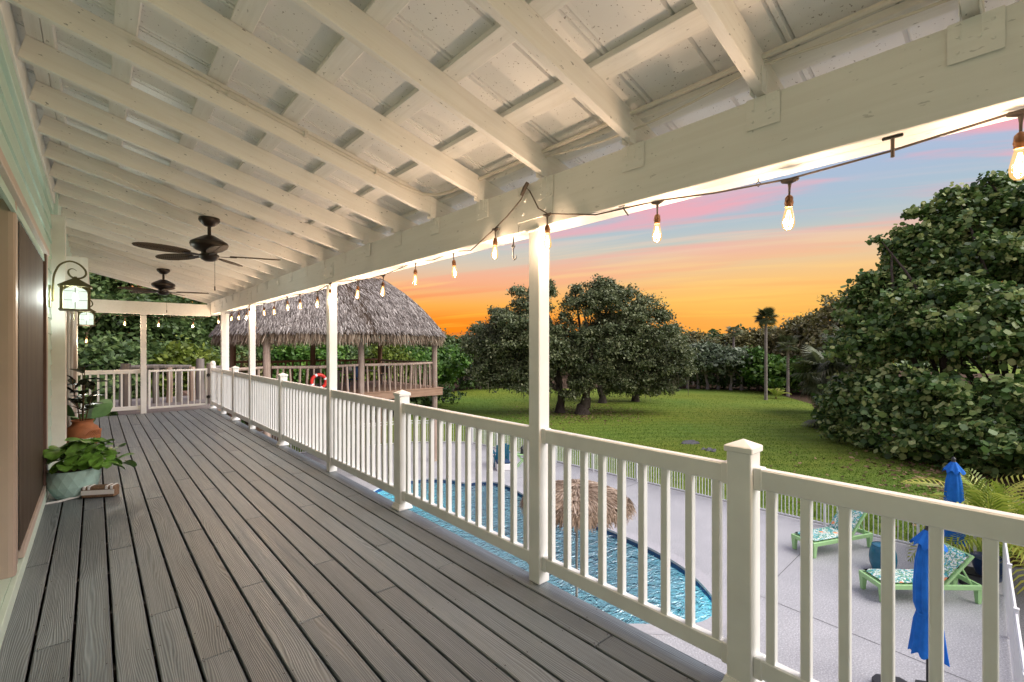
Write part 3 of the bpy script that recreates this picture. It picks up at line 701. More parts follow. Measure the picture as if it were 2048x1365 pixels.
# beige shutter stack standing in front of the door
st = thing('shutter_stack', 'tall beige storm shutter stack at the left edge beside the brown screen', 'shutter', (WALL, 4.13, .10))
q = [(-.36, .0), (-.012, .0), (.008, .006), (.018, .022), (.018, .09), (-.36, .09)]
MB().prism(q, 0, 2.292).build('shutter_leaf', MAT['beige'], st)
for k in range(2): MB().cbox(-.34, .010, .098 + k * .075, .165 + k * .075, 0, 2.285, .008).build('shutter_leaf', MAT['beige'], st)
MB().cbox(-.36, .012, .0, .3, 2.2925, 2.30, .003).build('top_track', MAT['beige_frame'], st)
# second opening: casing, roller shutter box and tracks
MB().cbox(-.1, .130, 7.4, 7.56, .0, 2.985, .004).build('door_return', MAT['white_trim'], hw)
MB().box(-.2, .06, 7.561, 13.2, .0, 3.3).build('inner_wall', MAT['mint_trim'], hw)
rs = thing('roller_shutter', 'white roller shutter box with cut-off lower corner above the second door', 'shutter', (WALL + .0605, 8.14, 0))
bx = [(0, 2.22), (.17, 2.22), (.252, 2.31), (.252, 2.62), (0, 2.62)]
def XZ(poly, y0, y1): return MB().add([(x, y0, z) for x, z in poly] + [(x, y1, z) for x, z in poly], [tuple(range(5)), tuple(range(5, 10))[::-1]] + [(i, (i + 1) % 5, 5 + (i + 1) % 5, 5 + i) for i in range(5)])
XZ(bx, 0, 4.6).build('box', MAT['white_trim'], rs)
cp = [(-.001 + (x - .126) * 1.02 + .127, 2.42 + (z - 2.42) * 1.03) for x, z in bx]
XZ(cp, -.02, -.0005).build('end_cap', MAT['white_trim'], rs)
for y in (.0, 4.5): MB().cbox(.0, .055, y, y + .07, .0, 2.2, .004).build('side_track', MAT['beige_frame'], rs)
gm = MT('dark_door_glass'); gm.set((.03, .032, .03), .08, .6); MAT['glass'] = gm.m
MB().box(.002, .012, .0705, 4.4995, .1, 2.2).build('door_pane', MAT['glass'], rs)
for y in (1.55, 3.0): MB().cbox(.0125, .04, y, y + .06, .1, 2.2, .003).build('door_stile', MAT['white_trim'], rs)
# ---- lanterns
def lantern(y, label):
    t = thing('wall_lantern', label, 'lantern', (WALL + .02, y, 2.03), 0, 'brass wall lanterns'); cx = .205
    if y < 7: base = .0
    MB().cbox(.0, .018, -.05, .05, -.13, .10, .004).build('back_plate', MAT['lantern'], t)
    ctl = [(.02, -.06), (.033, -.05), (.033, 0), (.033, .10), (.035, .17), (.048, .24), (.085, .325), (.16, .37), (.233, .345), (.28, .29), (.288, .24), (.263, .205), (.215, .19), (.172, .205), (.15, .24), (.153, .275), (.178, .292), (.203, .283), (.215, .265)]
    P = []
    for i in range(len(ctl) - 1):
        p0, p1, p2, p3 = (Vector((ctl[min(max(j, 0), len(ctl) - 1)][0], 0, ctl[min(max(j, 0), len(ctl) - 1)][1])) for j in (i - 1, i, i + 1, i + 2))
        for q_ in range(3):
            u = q_ / 3; P.append(.5 * ((2 * p1) + (-p0 + p2) * u + (2 * p0 - 5 * p1 + 4 * p2 - p3) * u * u + (-p0 + 3 * p1 - 3 * p2 + p3) * u ** 3))
    nP = len(P); MB().tube(P, [.0095 if i < nP - 12 else .0095 * max(.25, (nP - i) / 12) for i in range(nP)], 8).build('scroll_arm', MAT['lantern'], t, smooth=True)
    b = .107; zt, zb = .105, -.14
    MB().tube([(cx, 0, zt + .07), (cx, 0, zt + .105)], [.02, .012], 8).build('finial', MAT['lantern'], t)
    rf = MB(); k = .135
    rf.add([(cx - k, -k, zt), (cx + k, -k, zt), (cx + k, k, zt), (cx - k, k, zt), (cx - .02, -.02, zt + .085), (cx + .02, -.02, zt + .085), (cx + .02, .02, zt + .085), (cx - .02, .02, zt + .085)],
           [(0, 1, 5, 4), (1, 2, 6, 5), (2, 3, 7, 6), (3, 0, 4, 7), (4, 5, 6, 7), (3, 2, 1, 0)]); rf.cbox(cx - k, cx + k, -k, k, zt - .010, zt - .0005, .003)
    rf.build('roof', MAT['lantern'], t)
    MB().cbox(cx - .128, cx + .128, -.128, .128, zb - .016, zb, .004).build('base_plate', MAT['lantern'], t)
    for sx in (-1, 1):
        for sy in (-1, 1): MB().cbox(cx + sx * b - .012, cx + sx * b + .012, sy * b - .012, sy * b + .012, zb, zt - .0105, .002).build('corner_post', MAT['lantern'], t)
    for q in range(4):
        m = Matrix.Translation((cx, 0, 0)) @ Matrix.Rotation(q * math.pi / 2, 4, 'Z')
        MB().box(b - .003, b, -b + .012, b - .012, zb + .001, zt - .011, m).build('pane', MAT['lantern_pane'], t)
        br = MB(); br.box(b + .0005, b + .006, -.003, .003, zb + .001, zt - .011, m)
        for z in (-.05, .045): br.box(b + .0005, b + .005, -b + .012, b - .012, z - .002, z + .002, m)
        # arched head plates
        for s_ in (-1, 1):
            pts = [(s_ * (b - .012), zt - .011), (s_ * (b - .012), zt - .075)] + [(s_ * (b - .012) * math.cos(w_), zt - .075 + .058 * math.sin(w_)) for w_ in (.35, .7, 1.05, 1.4)] + [(0, zt - .011)]
            br.prism(pts if s_ < 0 else pts[::-1], b + .001, b + .0045, 0, m)
        br.build('glazing_bar', MAT['lantern'], t)
    MB().lathe([(.006, .03), (.012, .02), (.022, -.01), (.026, -.035), (.018, -.06), (.004, -.068)], 12, (cx, 0, .01)).build('lamp_bulb', MAT['lantern_bulb'], t, smooth=True)
    l = bpy.data.lights.new('lantern_glow', 'POINT'); l.energy = LANTERN_W; l.color = (.95, 1.0, .90); l.shadow_soft_size = .05
    lo = bpy.data.objects.new('lantern_glow', l); COL.objects.link(lo); lo.parent = t; lo.location = (cx, -.045, -.03)
    return t
lantern(6.86, 'nearer and larger lit brass wall lantern with a scroll arm')
l2 = lantern(11.8, 'farther lit brass wall lantern seen just below the nearer one'); l2.location.x = WALL + .062
# ---- plants
def leaf_mesh(name, L, W, mat, heart=0.0, fold=.25, droop=.25):
    m = MB(); n = 7; V = []; F = []
    for i in range(n + 1):
        u = i / n; w = W * .5 * (math.sin(math.pi * min(1, u * (1 - heart) + heart * .55 + .0)) ** .8 if 0 < u < 1 else (.15 * heart if u == 0 else 0.0))
        if heart and u < .25: w = W * .5 * (.72 + 1.1 * u)
        x = L * u - (heart * .12 * L if u == 0 else 0); z = -droop * L * u * u
        V += [(x, -w, z + fold * w), (x, 0, z), (x, w, z + fold * w)]
    for i in range(n):
        a = 3 * i; F += [(a, a + 3, a + 4, a + 1), (a + 1, a + 4, a + 5, a + 2)]
    return m.add(V, F).mesh(name, mat, True)
# pothos in a faceted mint bowl
pt = thing('planter_bowl', 'faceted mint green planter bowl on the deck beside the wall', 'planter', (-.155, 6.42, 0))
prof = [(.10, .0), (.135, .004), (.165, .05), (.195, .12), (.208, .20), (.205, .275), (.192, .277), (.185, .25), (.02, .245)]
pb = MB(); nn = 16; V = []; F = []
for i, (r, z) in enumerate(prof):
    for k in range(nn):
        a = 2 * math.pi * (k + (.5 if i % 2 else 0)) / nn; V.append((r * math.cos(a), r * math.sin(a), z))
for i in range(len(prof) - 1):
    for k in range(nn):
        a0, a1 = i * nn + k, i * nn + (k + 1) % nn; b0, b1 = a0 + nn, a1 + nn
        if i % 2: F += [(a0, a1, b1), (a0, b1, b0)] if False else [(a0, b1, b0), (a0, a1, b1)]
        else: F += [(a0, a1, b0), (a1, b1, b0)]
F += [tuple(range(nn))[::-1], tuple((len(prof) - 1) * nn + k for k in range(nn))]
pb.add(V, F).build('bowl', MAT['mint_pot'], pt)
MB().lathe([(.001, .252), (.184, .250), (.184, .2455)], 18).build('soil', MAT['soil'], pt)
po = thing('pothos_plant', 'bushy bright green pothos plant spilling out of the mint bowl', 'plant', (-.155, 6.42, .25))
PL = [leaf_mesh('leaf', L, W, MAT['pothos'], .5, .22, .3) for L, W in ((.125, .095), (.105, .08), (.15, .11))]
rp = random.Random(5)
for k in range(120):
    a = rp.uniform(0, 2 * math.pi); bias = .12 if k > 18 else 0
    r = rp.uniform(.02, .24); cx = r * math.cos(a) + bias * rp.uniform(.3, 1.5); cy = r * math.sin(a) - (.04 if k > 18 else 0); cz = .03 + rp.uniform(.0, .22) * (1.15 - r * 2) + (-.06 if cx > .22 else 0) + .05
    put('leaf', rp.choice(PL), po, (cx, cy, max(cz, -.08)), (rp.uniform(-.5, .5), rp.uniform(-.5, .55), a + rp.uniform(-.9, .9)))
stm = MB()
for k in range(14):
    a = rp.uniform(0, 6.28); stm.tube([(.03 * math.cos(a), .03 * math.sin(a), -.004), (.09 * math.cos(a) + .03, .09 * math.sin(a), .06), (.15 * math.cos(a) + .08, .15 * math.sin(a) - .02, .09)], .003, 5)
stm.build('vine_stem', MAT['stem'], po)
# woven box speaker with a strap
bxo = thing('striped_box', 'small brown and white striped woven case lying in front of the mint bowl', 'case', (.045, 6.20, 0), R(-30))
MB().cbox(-.145, .145, -.045, .045, .004, .115, .012).build('case_body', MAT['stripe'], bxo)
MB().cbox(-.142, .142, -.0475, -.0455, .035, .08, .0008).build('white_band', MAT['white'], bxo)
for x in (-.115, -.075, .075, .118): MB().cbox(x - .011, x + .011, -.0478, .0478, .085, .1185, .002).build('clasp', MAT['white'], bxo)
MB().tube([(-.14, .0, .05), (-.20, -.02, .02), (-.30, -.09, .006), (-.38, -.15, .006), (-.36, -.17, .006), (-.27, -.11, .006), (-.17, -.03, .02), (-.143, -.01, .05)], .005, 6).build('strap_loop', MAT['white'], bxo, smooth=True)
# rubber plant in a terracotta urn
ur = thing('terracotta_urn', 'round terracotta urn with fern relief beside the wall', 'urn', (-.13, 9.3, 0))
MB().lathe([(.10, 0), (.14, .01), (.185, .09), (.205, .18), (.20, .25), (.165, .32), (.125, .35), (.115, .38), (.12, .40), (.135, .41), (.128, .418), (.10, .39), (.02, .385)], 28).build('urn_body', MAT['terracotta'], ur, smooth=True)
rl = MB()
for k in range(9):
    a0 = -1.4 + k * .13
    rl.tube([((.203 + .003) * math.cos(a), (.203 + .003) * math.sin(a), .20 + .09 * math.sin((a - a0) * 3.2)) for a in [a0 + q * .06 for q in range(6)]], .006, 5)
rl.build('fern_relief', MAT['terracotta'], ur)
rbp = thing('rubber_plant', 'dark leaved rubber plant with upright stems growing from the terracotta urn', 'plant', (-.13, 9.3, .385))
RLm = leaf_mesh('leaf', .24, .115, MAT['rubber'], 0, .18, .15); RLs = leaf_mesh('leaf', .18, .09, MAT['rubber'], 0, .2, .1); RLg = leaf_mesh('leaf', .30, .20, MAT['rubber_green'], 0, .12, .1)
for k, (dx, dy, hh) in enumerate(((-.10, .05, .62), (.02, -.02, .80), (.12, .05, .58), (.0, .08, .7))):
    P = [(dx * .2, dy * .2, -.001), (dx * .6, dy * .6, hh * .4), (dx, dy, hh * .75), (dx * 1.1, dy * 1.1, hh)]
    MB().tube(P, [.009, .008, .007, .005], 6).build('stem', MAT['stem'], rbp, smooth=True)
    for q in range(8):
        u = .22 + .78 * q / 7; a = q * 2.4 + k * 1.3
        put('leaf', RLm if q < 6 else RLs, rbp, (dx * (u + .1), dy * (u + .1), hh * u), (rp.uniform(-.4, .4), -.5 + rp.uniform(-.4, .5), a))
for dx, dy, z, a in ((.10, -.05, .06, .2), (.16, .12, .10, .7), (-.08, -.06, .10, 2.6), (.05, .12, .02, 1.2)): put('leaf', RLg, rbp, (dx, dy, z), (1.1, -.7, a))
wp = thing('small_white_pot', 'small white pot with a seedling on the deck behind the terracotta urn', 'pot', (-.12, 10.05, 0))
MB().lathe([(.07, 0), (.085, .01), (.11, .20), (.118, .21), (.105, .205), (.02, .19)], 18).build('pot_body', MAT['white'], wp, smooth=True)
for k in range(5): put('leaf', RLg, wp, (.0, .0, .19), (0, -.9, k * 1.3))
# ================================================================== YARD
G = -3.5
def sheet_obj(name, ring, z, mat, holes=()):
    bm = bmesh.new(); edges = []
    for r in (ring, *holes):
        vs = [bm.verts.new((x, y, z)) for x, y in r]
        edges += [bm.edges.new((vs[i], vs[(i + 1) % len(vs)])) for i in range(len(vs))]
    bmesh.ops.triangle_fill(bm, use_beauty=True, use_dissolve=False, edges=edges)
    for f in bm.faces:
        if f.normal.z < 0: f.normal_flip()
    me = bpy.data.meshes.new(name); bm.to_mesh(me); bm.free(); me.materials.append(mat); return put(name, me)
def smooth_ring(P, k=4):
    out = []; n = len(P)
    for i in range(n):
        p0, p1, p2, p3 = (Vector((*P[(i + j) % n], 0)) for j in (-1, 0, 1, 2))
        for q in range(k):
            t = q / k
            v = .5 * ((2 * p1) + (-p0 + p2) * t + (2 * p0 - 5 * p1 + 4 * p2 - p3) * t * t + (-p0 + 3 * p1 - 3 * p2 + p3) * t ** 3); out.append((v.x, v.y))
    return out
POOL = smooth_ring([(7.3, 4.75), (7.9, 4.18), (8.5, 4.0), (9.07, 4.2), (9.5, 4.65), (9.95, 5.35), (10.25, 6.27), (10.42, 7.19), (10.52, 8.2), (10.72, 9.9), (10.78, 11.4), (11.05, 12.5), (10.98, 13.4), (10.5, 13.85), (10.12, 13.95), (10.0, 14.6), (9.4, 15.35), (8.6, 15.65),
                    (7.7, 15.6), (6.9, 15.0), (6.2, 13.8), (5.7, 12), (5.5, 10), (5.6, 8), (6.0, 6.4), (6.6, 5.4)])
EA = [(6.5, -14), (6.5, -.03), (13.6, .38), (15.33, .47), (15.28, 2), (14.85, 13), (14.5, 19.4), (12.0, 21.7), (3.0, 23.8), (-12, 24)]
EB = [(7.4, -14), (7.4, -.95), (13.7, -.6), (15.7, -.5), (15.58, 2), (15.15, 13), (14.8, 19.6), (12.15, 22.0), (3.0, 24.1), (-12, 24.3)]
tag(sheet_obj('lawn', [(-260, -260), (420, -260), (420, 420), (-260, 420)], G - .012, MAT['lawn'], [[(-12.3, -14)] + EB[:-1] + [(-12.3, 24.3)]]), kind='structure')
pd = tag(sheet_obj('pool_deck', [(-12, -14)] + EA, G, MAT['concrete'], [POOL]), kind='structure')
tag(MB().add([(*p, G - .012) for p in EA] + [(*p, G - .012) for p in EB], [(i, i + len(EA), i + len(EA) + 1, i + 1) for i in range(len(EA) - 1)]).build('gravel_verge', MAT['gravel']), kind='structure')
for pts in ([(10.55, 3.76), (15.2, 3.90)], [(9.95, 3.9), (9.70, .2)], [(10.85, 9.6), (14.9, 9.75)], [(11.1, 13.0), (14.8, 13.3)]):
    (xa, ya), (xb, yb) = pts; dx, dy = xb - xa, yb - ya; l = math.hypot(dx, dy); nx, ny = -dy / l * .006, dx / l * .006
    MB().add([(xa + nx, ya + ny, G + .004), (xa - nx, ya - ny, G + .004), (xb - nx, yb - ny, G + .004), (xb + nx, yb + ny, G + .004)], [(0, 1, 2, 3)]).build('control_joint', MAT['concrete_joint'], pd)
# pool shell: coping, tile band, plaster basin
n = len(POOL); cxy = (8.4, 9.8)
def off(p, i, d):
    a, b = Vector(POOL[i - 1]), Vector(POOL[(i + 1) % n]); t = (b - a).normalized(); nn_ = Vector((t.y, -t.x)); return (p[0] + nn_.x * d, p[1] + nn_.y * d)
cp_ = MB(); P2 = [off(p, i, .26) for i, p in enumerate(POOL)]; P1 = [off(p, i, -.03) for i, p in enumerate(POOL)]
V = []
for a, b in zip(P2, P1): V += [(*a, G + .006), (*b, G + .012), (*b, G - .04)]
F = []
for i in range(n):
    j = (i + 1) % n; F += [(3 * i, 3 * i + 1, 3 * j + 1, 3 * j), (3 * i + 1, 3 * i + 2, 3 * j + 2, 3 * j + 1)]
basin = tag(MB().add([(*p, G - .17) for p in POOL] + [(*off(p, i, -.25), G - 1.35) for i, p in enumerate(POOL)], [(i, (i + 1) % n, n + (i + 1) % n, n + i) for i in range(n)]).build('pool_basin', MAT['plaster']), kind='structure')
cp_.add(V, F).build('coping', MAT['coping'], basin)
MB().add([(*p, G - .001) for p in POOL] + [(*p, G - .171) for p in POOL], [(i, (i + 1) % n, n + (i + 1) % n, n + i) for i in range(n)]).build('tile_band', MAT['tile'], basin)
fb = sheet_obj('basin_floor', [off(p, i, -.25) for i, p in enumerate(POOL)], G - 1.35, MAT['plaster']); fb.parent = basin
tag(sheet_obj('pool_water', [off(p, i, -.002) for i, p in enumerate(POOL)], G - .10, MAT['water']), kind='structure')
# underwater lamps of the pool
MAT['pool_lamp'] = emit('pool_lamp_lens', (.35, .85, 1.0), 9.0)
for k, (x, y, a, lab) in enumerate(((7.25, 15.15, -1.0, 'glowing underwater lamp at the far left end of the pool'), (8.2, 4.55, 1.55, 'glowing underwater lamp at the near end of the pool below the thatched umbrella'))):
    t = thing('pool_lamp', lab, 'pool light', (x, y, G - .55), a, 'underwater pool lamps')
    MB().tube([(0, 0, 0), (.03, 0, 0)], .13, 16).build('lens', MAT['pool_lamp'], t); MB().tube([(-.02, 0, 0), (-.001, 0, 0)], .15, 16).build('rim', MAT['white'], t)
    l = bpy.data.lights.new('pool_lamp_glow', 'POINT'); l.energy = 30; l.color = (.35, .85, 1.0); l.shadow_soft_size = .12
    lo = bpy.data.objects.new('pool_lamp_glow', l); COL.objects.link(lo); lo.parent = t; lo.location = (.25, 0, .05)
# ---- pool fences
def fence(path, label, h=1.18, panel=1.85, pitch=.098, pr=.009):
    t = thing('pool_fence', label, 'fence', (*path[0], G)); o = Vector((*path[0], 0))
    pk = MB().box(-pr, pr, -pr, pr, .06, h - .02).mesh('picket', MAT['fence']); ps = MB().cbox(-.027, .027, -.027, .027, 0, h + .05, .004); ps.cbox(-.032, .032, -.032, .032, h + .0505, h + .07, .004); ps = ps.mesh('fence_post', MAT['fence'])
    for (a, b) in zip(path[:-1], path[1:]):
        a, b = Vector((*a, 0)) - o, Vector((*b, 0)) - o; L_ = (b - a).length; d_ = (b - a).normalized(); an = math.atan2(d_.y, d_.x); np_ = max(1, round(L_ / panel)); pl_ = L_ / np_
        for i in range(np_):
            s0 = a + d_ * (i * pl_)
            put('fence_post', ps, t, s0, (0, 0, an))
            for z0, z1 in ((.055, .09), (h - .16, h - .125), (h - .035, h)):
                MB().cbox(.028, pl_ - .028, -.014, .014, z0, z1, .003).build('fence_rail', MAT['fence'], t, s0, (0, 0, an))
            m_ = int((pl_ - .08) / pitch)
            for k in range(m_): put('picket', pk, t, s0 + d_ * (.04 + (k + .5) * (pl_ - .08) / m_), (0, 0, an))
        put('fence_post', ps, t, b, (0, 0, an))
fence([(15.23, 1.0), (15.2, 2.0), (14.78, 13.8), (14.45, 19.3)], 'long white picket pool fence along the lawn beyond the pool')
fence([(14.42, 19.34), (12.0, 21.55), (3.2, 23.6)], 'white picket pool fence behind the thatched hut posts')
fence([(7.9, .10), (13.6, .47)], 'white picket pool fence running away at the right edge', 1.2, 1.75, .098, .012)
# ---- thatched hut
hut = thing('thatched_hut', 'raised open hut with a shaggy grey palm thatch roof on cypress posts', 'hut', (7.7, 20.05, G))
FZ = -.31 - G
def hl(x, y, z=0): return (x - 7.7, y - 20.05, z)
rh = random.Random(21); nr = np.random.default_rng(21)
PO = [(4.36, 17.4), (7.67, 17.35), (11.06, 17.5), (4.36, 22.7), (7.67, 22.7), (11.05, 22.7)]
for i, (x, y) in enumerate(PO):
    P = [hl(x + rh.uniform(-.02, .02), y, z) for z in (0, 1.5, 3.2, 4.2, 5.6)]
    MB().tube(P, [.125, .12, .115, .12, .11], 9).build('hut_post', MAT['log' if i < 3 else 'red_log'], hut, smooth=True)
fx0, fx1, fy0, fy1 = 2.6, 11.35, 17.25, 22.9
ww = .142
k = 0; y = fy0
while y < fy1:
    MB().cbox(-(fx1 - fx0) / 2, (fx1 - fx0) / 2, 0, ww - .008, -.035, 0, .003).build('floor_board', MAT['rim'], hut, hl((fx0 + fx1) / 2, y, FZ)); y += ww
for ya in (fy0, fy1 - .04): MB().cbox(hl(fx0, 0)[0] + .03, hl(fx1, 0)[0] - .03, 0, .045, -.32, -.036, .003).build('rim_joist', MAT['rim'], hut, (0, ya - 20.05 + (.02 if ya == fy0 else -.02), FZ))
for xa in (fx0, fx1 - .045): MB().cbox(0, .045, hl(0, fy0)[1] + .07, hl(0, fy1)[1] - .08, -.32, -.036, .003).build('rim_joist', MAT['rim'], hut, (xa - 7.7, 0, FZ))
# rails of round poles
def logrow(ax, ay, bx_, by_, n_, topz=1.07, name='log_rail', parent=hut, loc=hl, r=.05, mat='log', base=FZ):
    A, B = Vector(loc(ax, ay, base)), Vector(loc(bx_, by_, base)); mid = (A + B) / 2
    top = MB().tube([A + Vector((0, 0, topz)), mid + Vector((0, 0, topz - .03 + rh.uniform(-.01, .02))), B + Vector((0, 0, topz))], [r, r * 1.1, r * .9], 8).build(name, MAT[mat], parent, smooth=True)
    for i in range(n_):
        p = A.lerp(B, (i + .6) / (n_ + .2)); q = Vector((rh.uniform(-.06, .06), rh.uniform(-.02, .02), 0)); rr = r * rh.uniform(.6, .85)
        MB().tube([p + Vector((0, 0, .0)), p + q * .5 + Vector((0, 0, topz * .5)), p + q + Vector((0, 0, topz - r * .5))], [rr * 1.05, rr, rr * .9], 7).build('log_baluster', MAT[mat], top, smooth=True)
logrow(4.5, 17.4, 7.55, 17.35, 12); logrow(7.8, 17.35, 10.95, 17.5, 13); logrow(2.75, 17.45, 4.25, 17.4, 5)
logrow(11.06, 17.65, 11.05, 22.6, 16); logrow(7.8, 22.72, 10.95, 22.72, 10, 1.12, mat='red_log'); logrow(4.5, 22.72, 7.55, 22.72, 10, 1.12, mat='red_log')
MB().cbox(3.9 - 7.7, 11.5 - 7.7, -.06, .06, 5.48, 5.62, .01).build('eave_beam', MAT['red_log'], hut, (0, 17.4 - 20.05, 0))
MB().cbox(3.9 - 7.7, 11.5 - 7.7, -.06, .06, 5.48, 5.62, .01).build('eave_beam', MAT['red_log'], hut, (0, 22.7 - 20.05, 0))
# thatch surface
def eave(t, a=4.35, b=3.75, e=3.0):
    c_, s_ = np.cos(t), np.sin(t); return a * np.sign(c_) * np.abs(c_) ** (2 / e), b * np.sign(s_) * np.abs(s_) ** (2 / e)
def roofpt(t, u):
    ex, ey = eave(t); rx = np.clip(ex * .5, -2.0, 2.0); bul = .16 * np.sin(np.pi * u)
    x = ex + (rx - ex) * u; y = ey * (1 - u); x = x + ex * bul * .22; y = y + ey * bul * .42
    z = (1.98 - G) + (4.62 - 1.98) * u ** 1.02 + .12 * np.sin(np.pi * u); return np.stack([x, y, z], -1)
V = []; F = []; nt_, nu_ = 72, 8
for i in range(nu_ + 1):
    for k in range(nt_): V.append(tuple(roofpt(np.array(2 * math.pi * k / nt_), np.array(i / nu_)) * np.array([.985, .985, 1]) - np.array([0, 0, .06])))
for i in range(nu_):
    for k in range(nt_): F.append((i * nt_ + k, i * nt_ + (k + 1) % nt_, (i + 1) * nt_ + (k + 1) % nt_, (i + 1) * nt_ + k))
MB().add(V, F).build('thatch_underlayer', MAT['thatch_base'], hut)
N_ = 60000
t_ = nr.uniform(0, 2 * np.pi, N_); u_ = np.sqrt(nr.uniform(0, 1, N_)); u_ = 1 - u_
# uniform-ish in area: sample eave angle by arc so corners are covered
P0 = roofpt(t_, u_); P1_ = roofpt(t_, np.maximum(u_ - .02, -.05)); dn = P1_ - P0; dn /= np.linalg.norm(dn, axis=1, keepdims=True) + 1e-9
Pt = roofpt(t_ + .01, u_) - P0; Pt /= np.linalg.norm(Pt, axis=1, keepdims=True) + 1e-9
nm = np.cross(Pt, dn); nm *= np.sign(nm[:, 2:3] + 1e-6)
L_ = nr.uniform(.10, .30, (N_, 1)); wd = nr.uniform(.005, .014, (N_, 1))
d3 = dn + Pt * nr.normal(0, .22, (N_, 1)) + nm * nr.uniform(-.04, .10, (N_, 1)) + np.array([0, 0, -.12]); d3 /= np.linalg.norm(d3, axis=1, keepdims=True)
A0 = P0 + nm * nr.uniform(0, .05, (N_, 1)); B0 = A0 + d3 * L_; sd_ = np.cross(d3, nm + nr.normal(0, .5, (N_, 3))); sd_ /= np.linalg.norm(sd_, axis=1, keepdims=True) + 1e-9
quad = np.stack([A0 - sd_ * wd, A0 + sd_ * wd, B0 + sd_ * wd * .5, B0 - sd_ * wd * .5], 1).reshape(-1, 3)
tint = np.clip(nr.normal(.45, .30, N_) + .10 * (u_ > .3), 0, 1)
# hanging fringe
M_ = 15000; tf = nr.uniform(0, 2 * np.pi, M_); E0 = roofpt(tf, nr.uniform(-.02, .06, M_)); E0[:, 2] -= nr.uniform(.0, .12, M_); out = E0 * np.array([1, 1, 0]); out /= np.linalg.norm(out, axis=1, keepdims=True)
inn = nr.uniform(0, .35, (M_, 1)); E0 -= out * inn
ln = nr.uniform(.16, .46, (M_, 1)); dv = np.array([0, 0, -1.0]) + out * nr.normal(.12, .14, (M_, 1)) + nr.normal(0, .12, (M_, 3)); E1 = E0 + dv * ln
tg = np.cross(out, np.array([0, 0, 1.0])) ; wf = nr.uniform(.008, .02, (M_, 1)); tg = tg + out * nr.normal(0, .5, (M_, 1))
quad2 = np.stack([E0 - tg * wf, E0 + tg * wf, E1 + tg * wf * .4, E1 - tg * wf * .4], 1).reshape(-1, 3)
tag(put('thatch', fast_mesh('thatch', quad, 4, MAT['thatch'], tint), hut), kind='stuff')
tag(put('thatch_fringe', fast_mesh('thatch_fringe', quad2, 4, MAT['fringe'], np.clip(nr.normal(.5, .28, M_), 0, 1)), hut), kind='stuff')
# furniture in the hut
def chair(name, label, loc, a, mat='old_wood', group='dark dining chairs in the hut'):
    t = thing(name, label, 'chair', loc, a, group)
    MB().cbox(-.24, .24, -.24, .24, .42, .46, .01).build('seat', MAT[mat], t); bk = MB(); bk.cbox(-.24, .24, .215, .25, .52, .98, .01); bk.build('backrest', MAT[mat], t)
    lg = MB().cbox(-.022, .022, -.022, .022, 0, .42, .004).mesh('leg', MAT[mat])
    for sx in (-.2, .2):
        for sy in (-.2, .2): put('leg', lg, t, (sx, sy, 0))
    return t
HF = -.31 + .001
chair('dining_chair', 'dark wooden chair with a tall back in the hut, left of its middle post', (7.15, 20.6, HF), 0.1); chair('dining_chair', 'dark wooden chair tucked behind the hut table right of the middle post', (8.6, 20.9, HF), -.2); chair('dining_chair', 'dark wooden chair near the right end of the hut', (10.1, 20.6, HF), -1.2)
chair('dining_chair', 'blue-backed chair facing away behind the hut balusters', (8.0, 18.6, HF), 3.2, 'cushion_blue')
tb = thing('hut_table', 'low dark dining table in the middle of the thatched hut', 'table', (8.4, 19.8, HF)); MB().cbox(-.9, .9, -.45, .45, .70, .74, .01).build('tabletop', MAT['old_wood'], tb)
lg = MB().cbox(-.035, .035, -.035, .035, 0, .70, .004).mesh('leg', MAT['old_wood'])
for sx in (-.8, .8):
    for sy in (-.38, .38): put('leg', lg, tb, (sx, sy, 0))
jar = thing('white_jar', 'small white jar on the table inside the thatched hut', 'jar', (8.15, 19.6, HF + .742)); MB().lathe([(.06, 0), (.085, .02), (.09, .14), (.06, .18), (.05, .22)], 14).build('jar_body', MAT['white'], jar, smooth=True); MB().lathe([(.055, .2205), (.055, .24), (.01, .25)], 14).build('lid', MAT['white'], jar)
# lifebuoy on the hut rail
lb = thing('lifebuoy', 'red and white lifebuoy ring hanging on the hut log railing', 'lifebuoy', (6.03, 17.24, .21)); 
def torus_arc(a0, a1, R_, r_, n_=14, m_=9): return MB().tube([(R_ * math.cos(a0 + (a1 - a0) * i / n_), 0, R_ * math.sin(a0 + (a1 - a0) * i / n_)) for i in range(n_ + 1)], r_, m_)
for k in range(4):
    a0 = k * math.pi / 2 + .4; torus_arc(a0 + .14, a0 + math.pi / 2 - .14, .25, .058).build('red_ring', MAT['red'], lb, smooth=True); torus_arc(a0 - .139, a0 + .139, .25, .0585, 5).build('white_band', MAT['white'], lb, smooth=True)
MB().tube([(-.05, .03, .33), (0, .06, .52), (.05, .03, .33)], .01, 6).build('rope', MAT['dark'], lb)
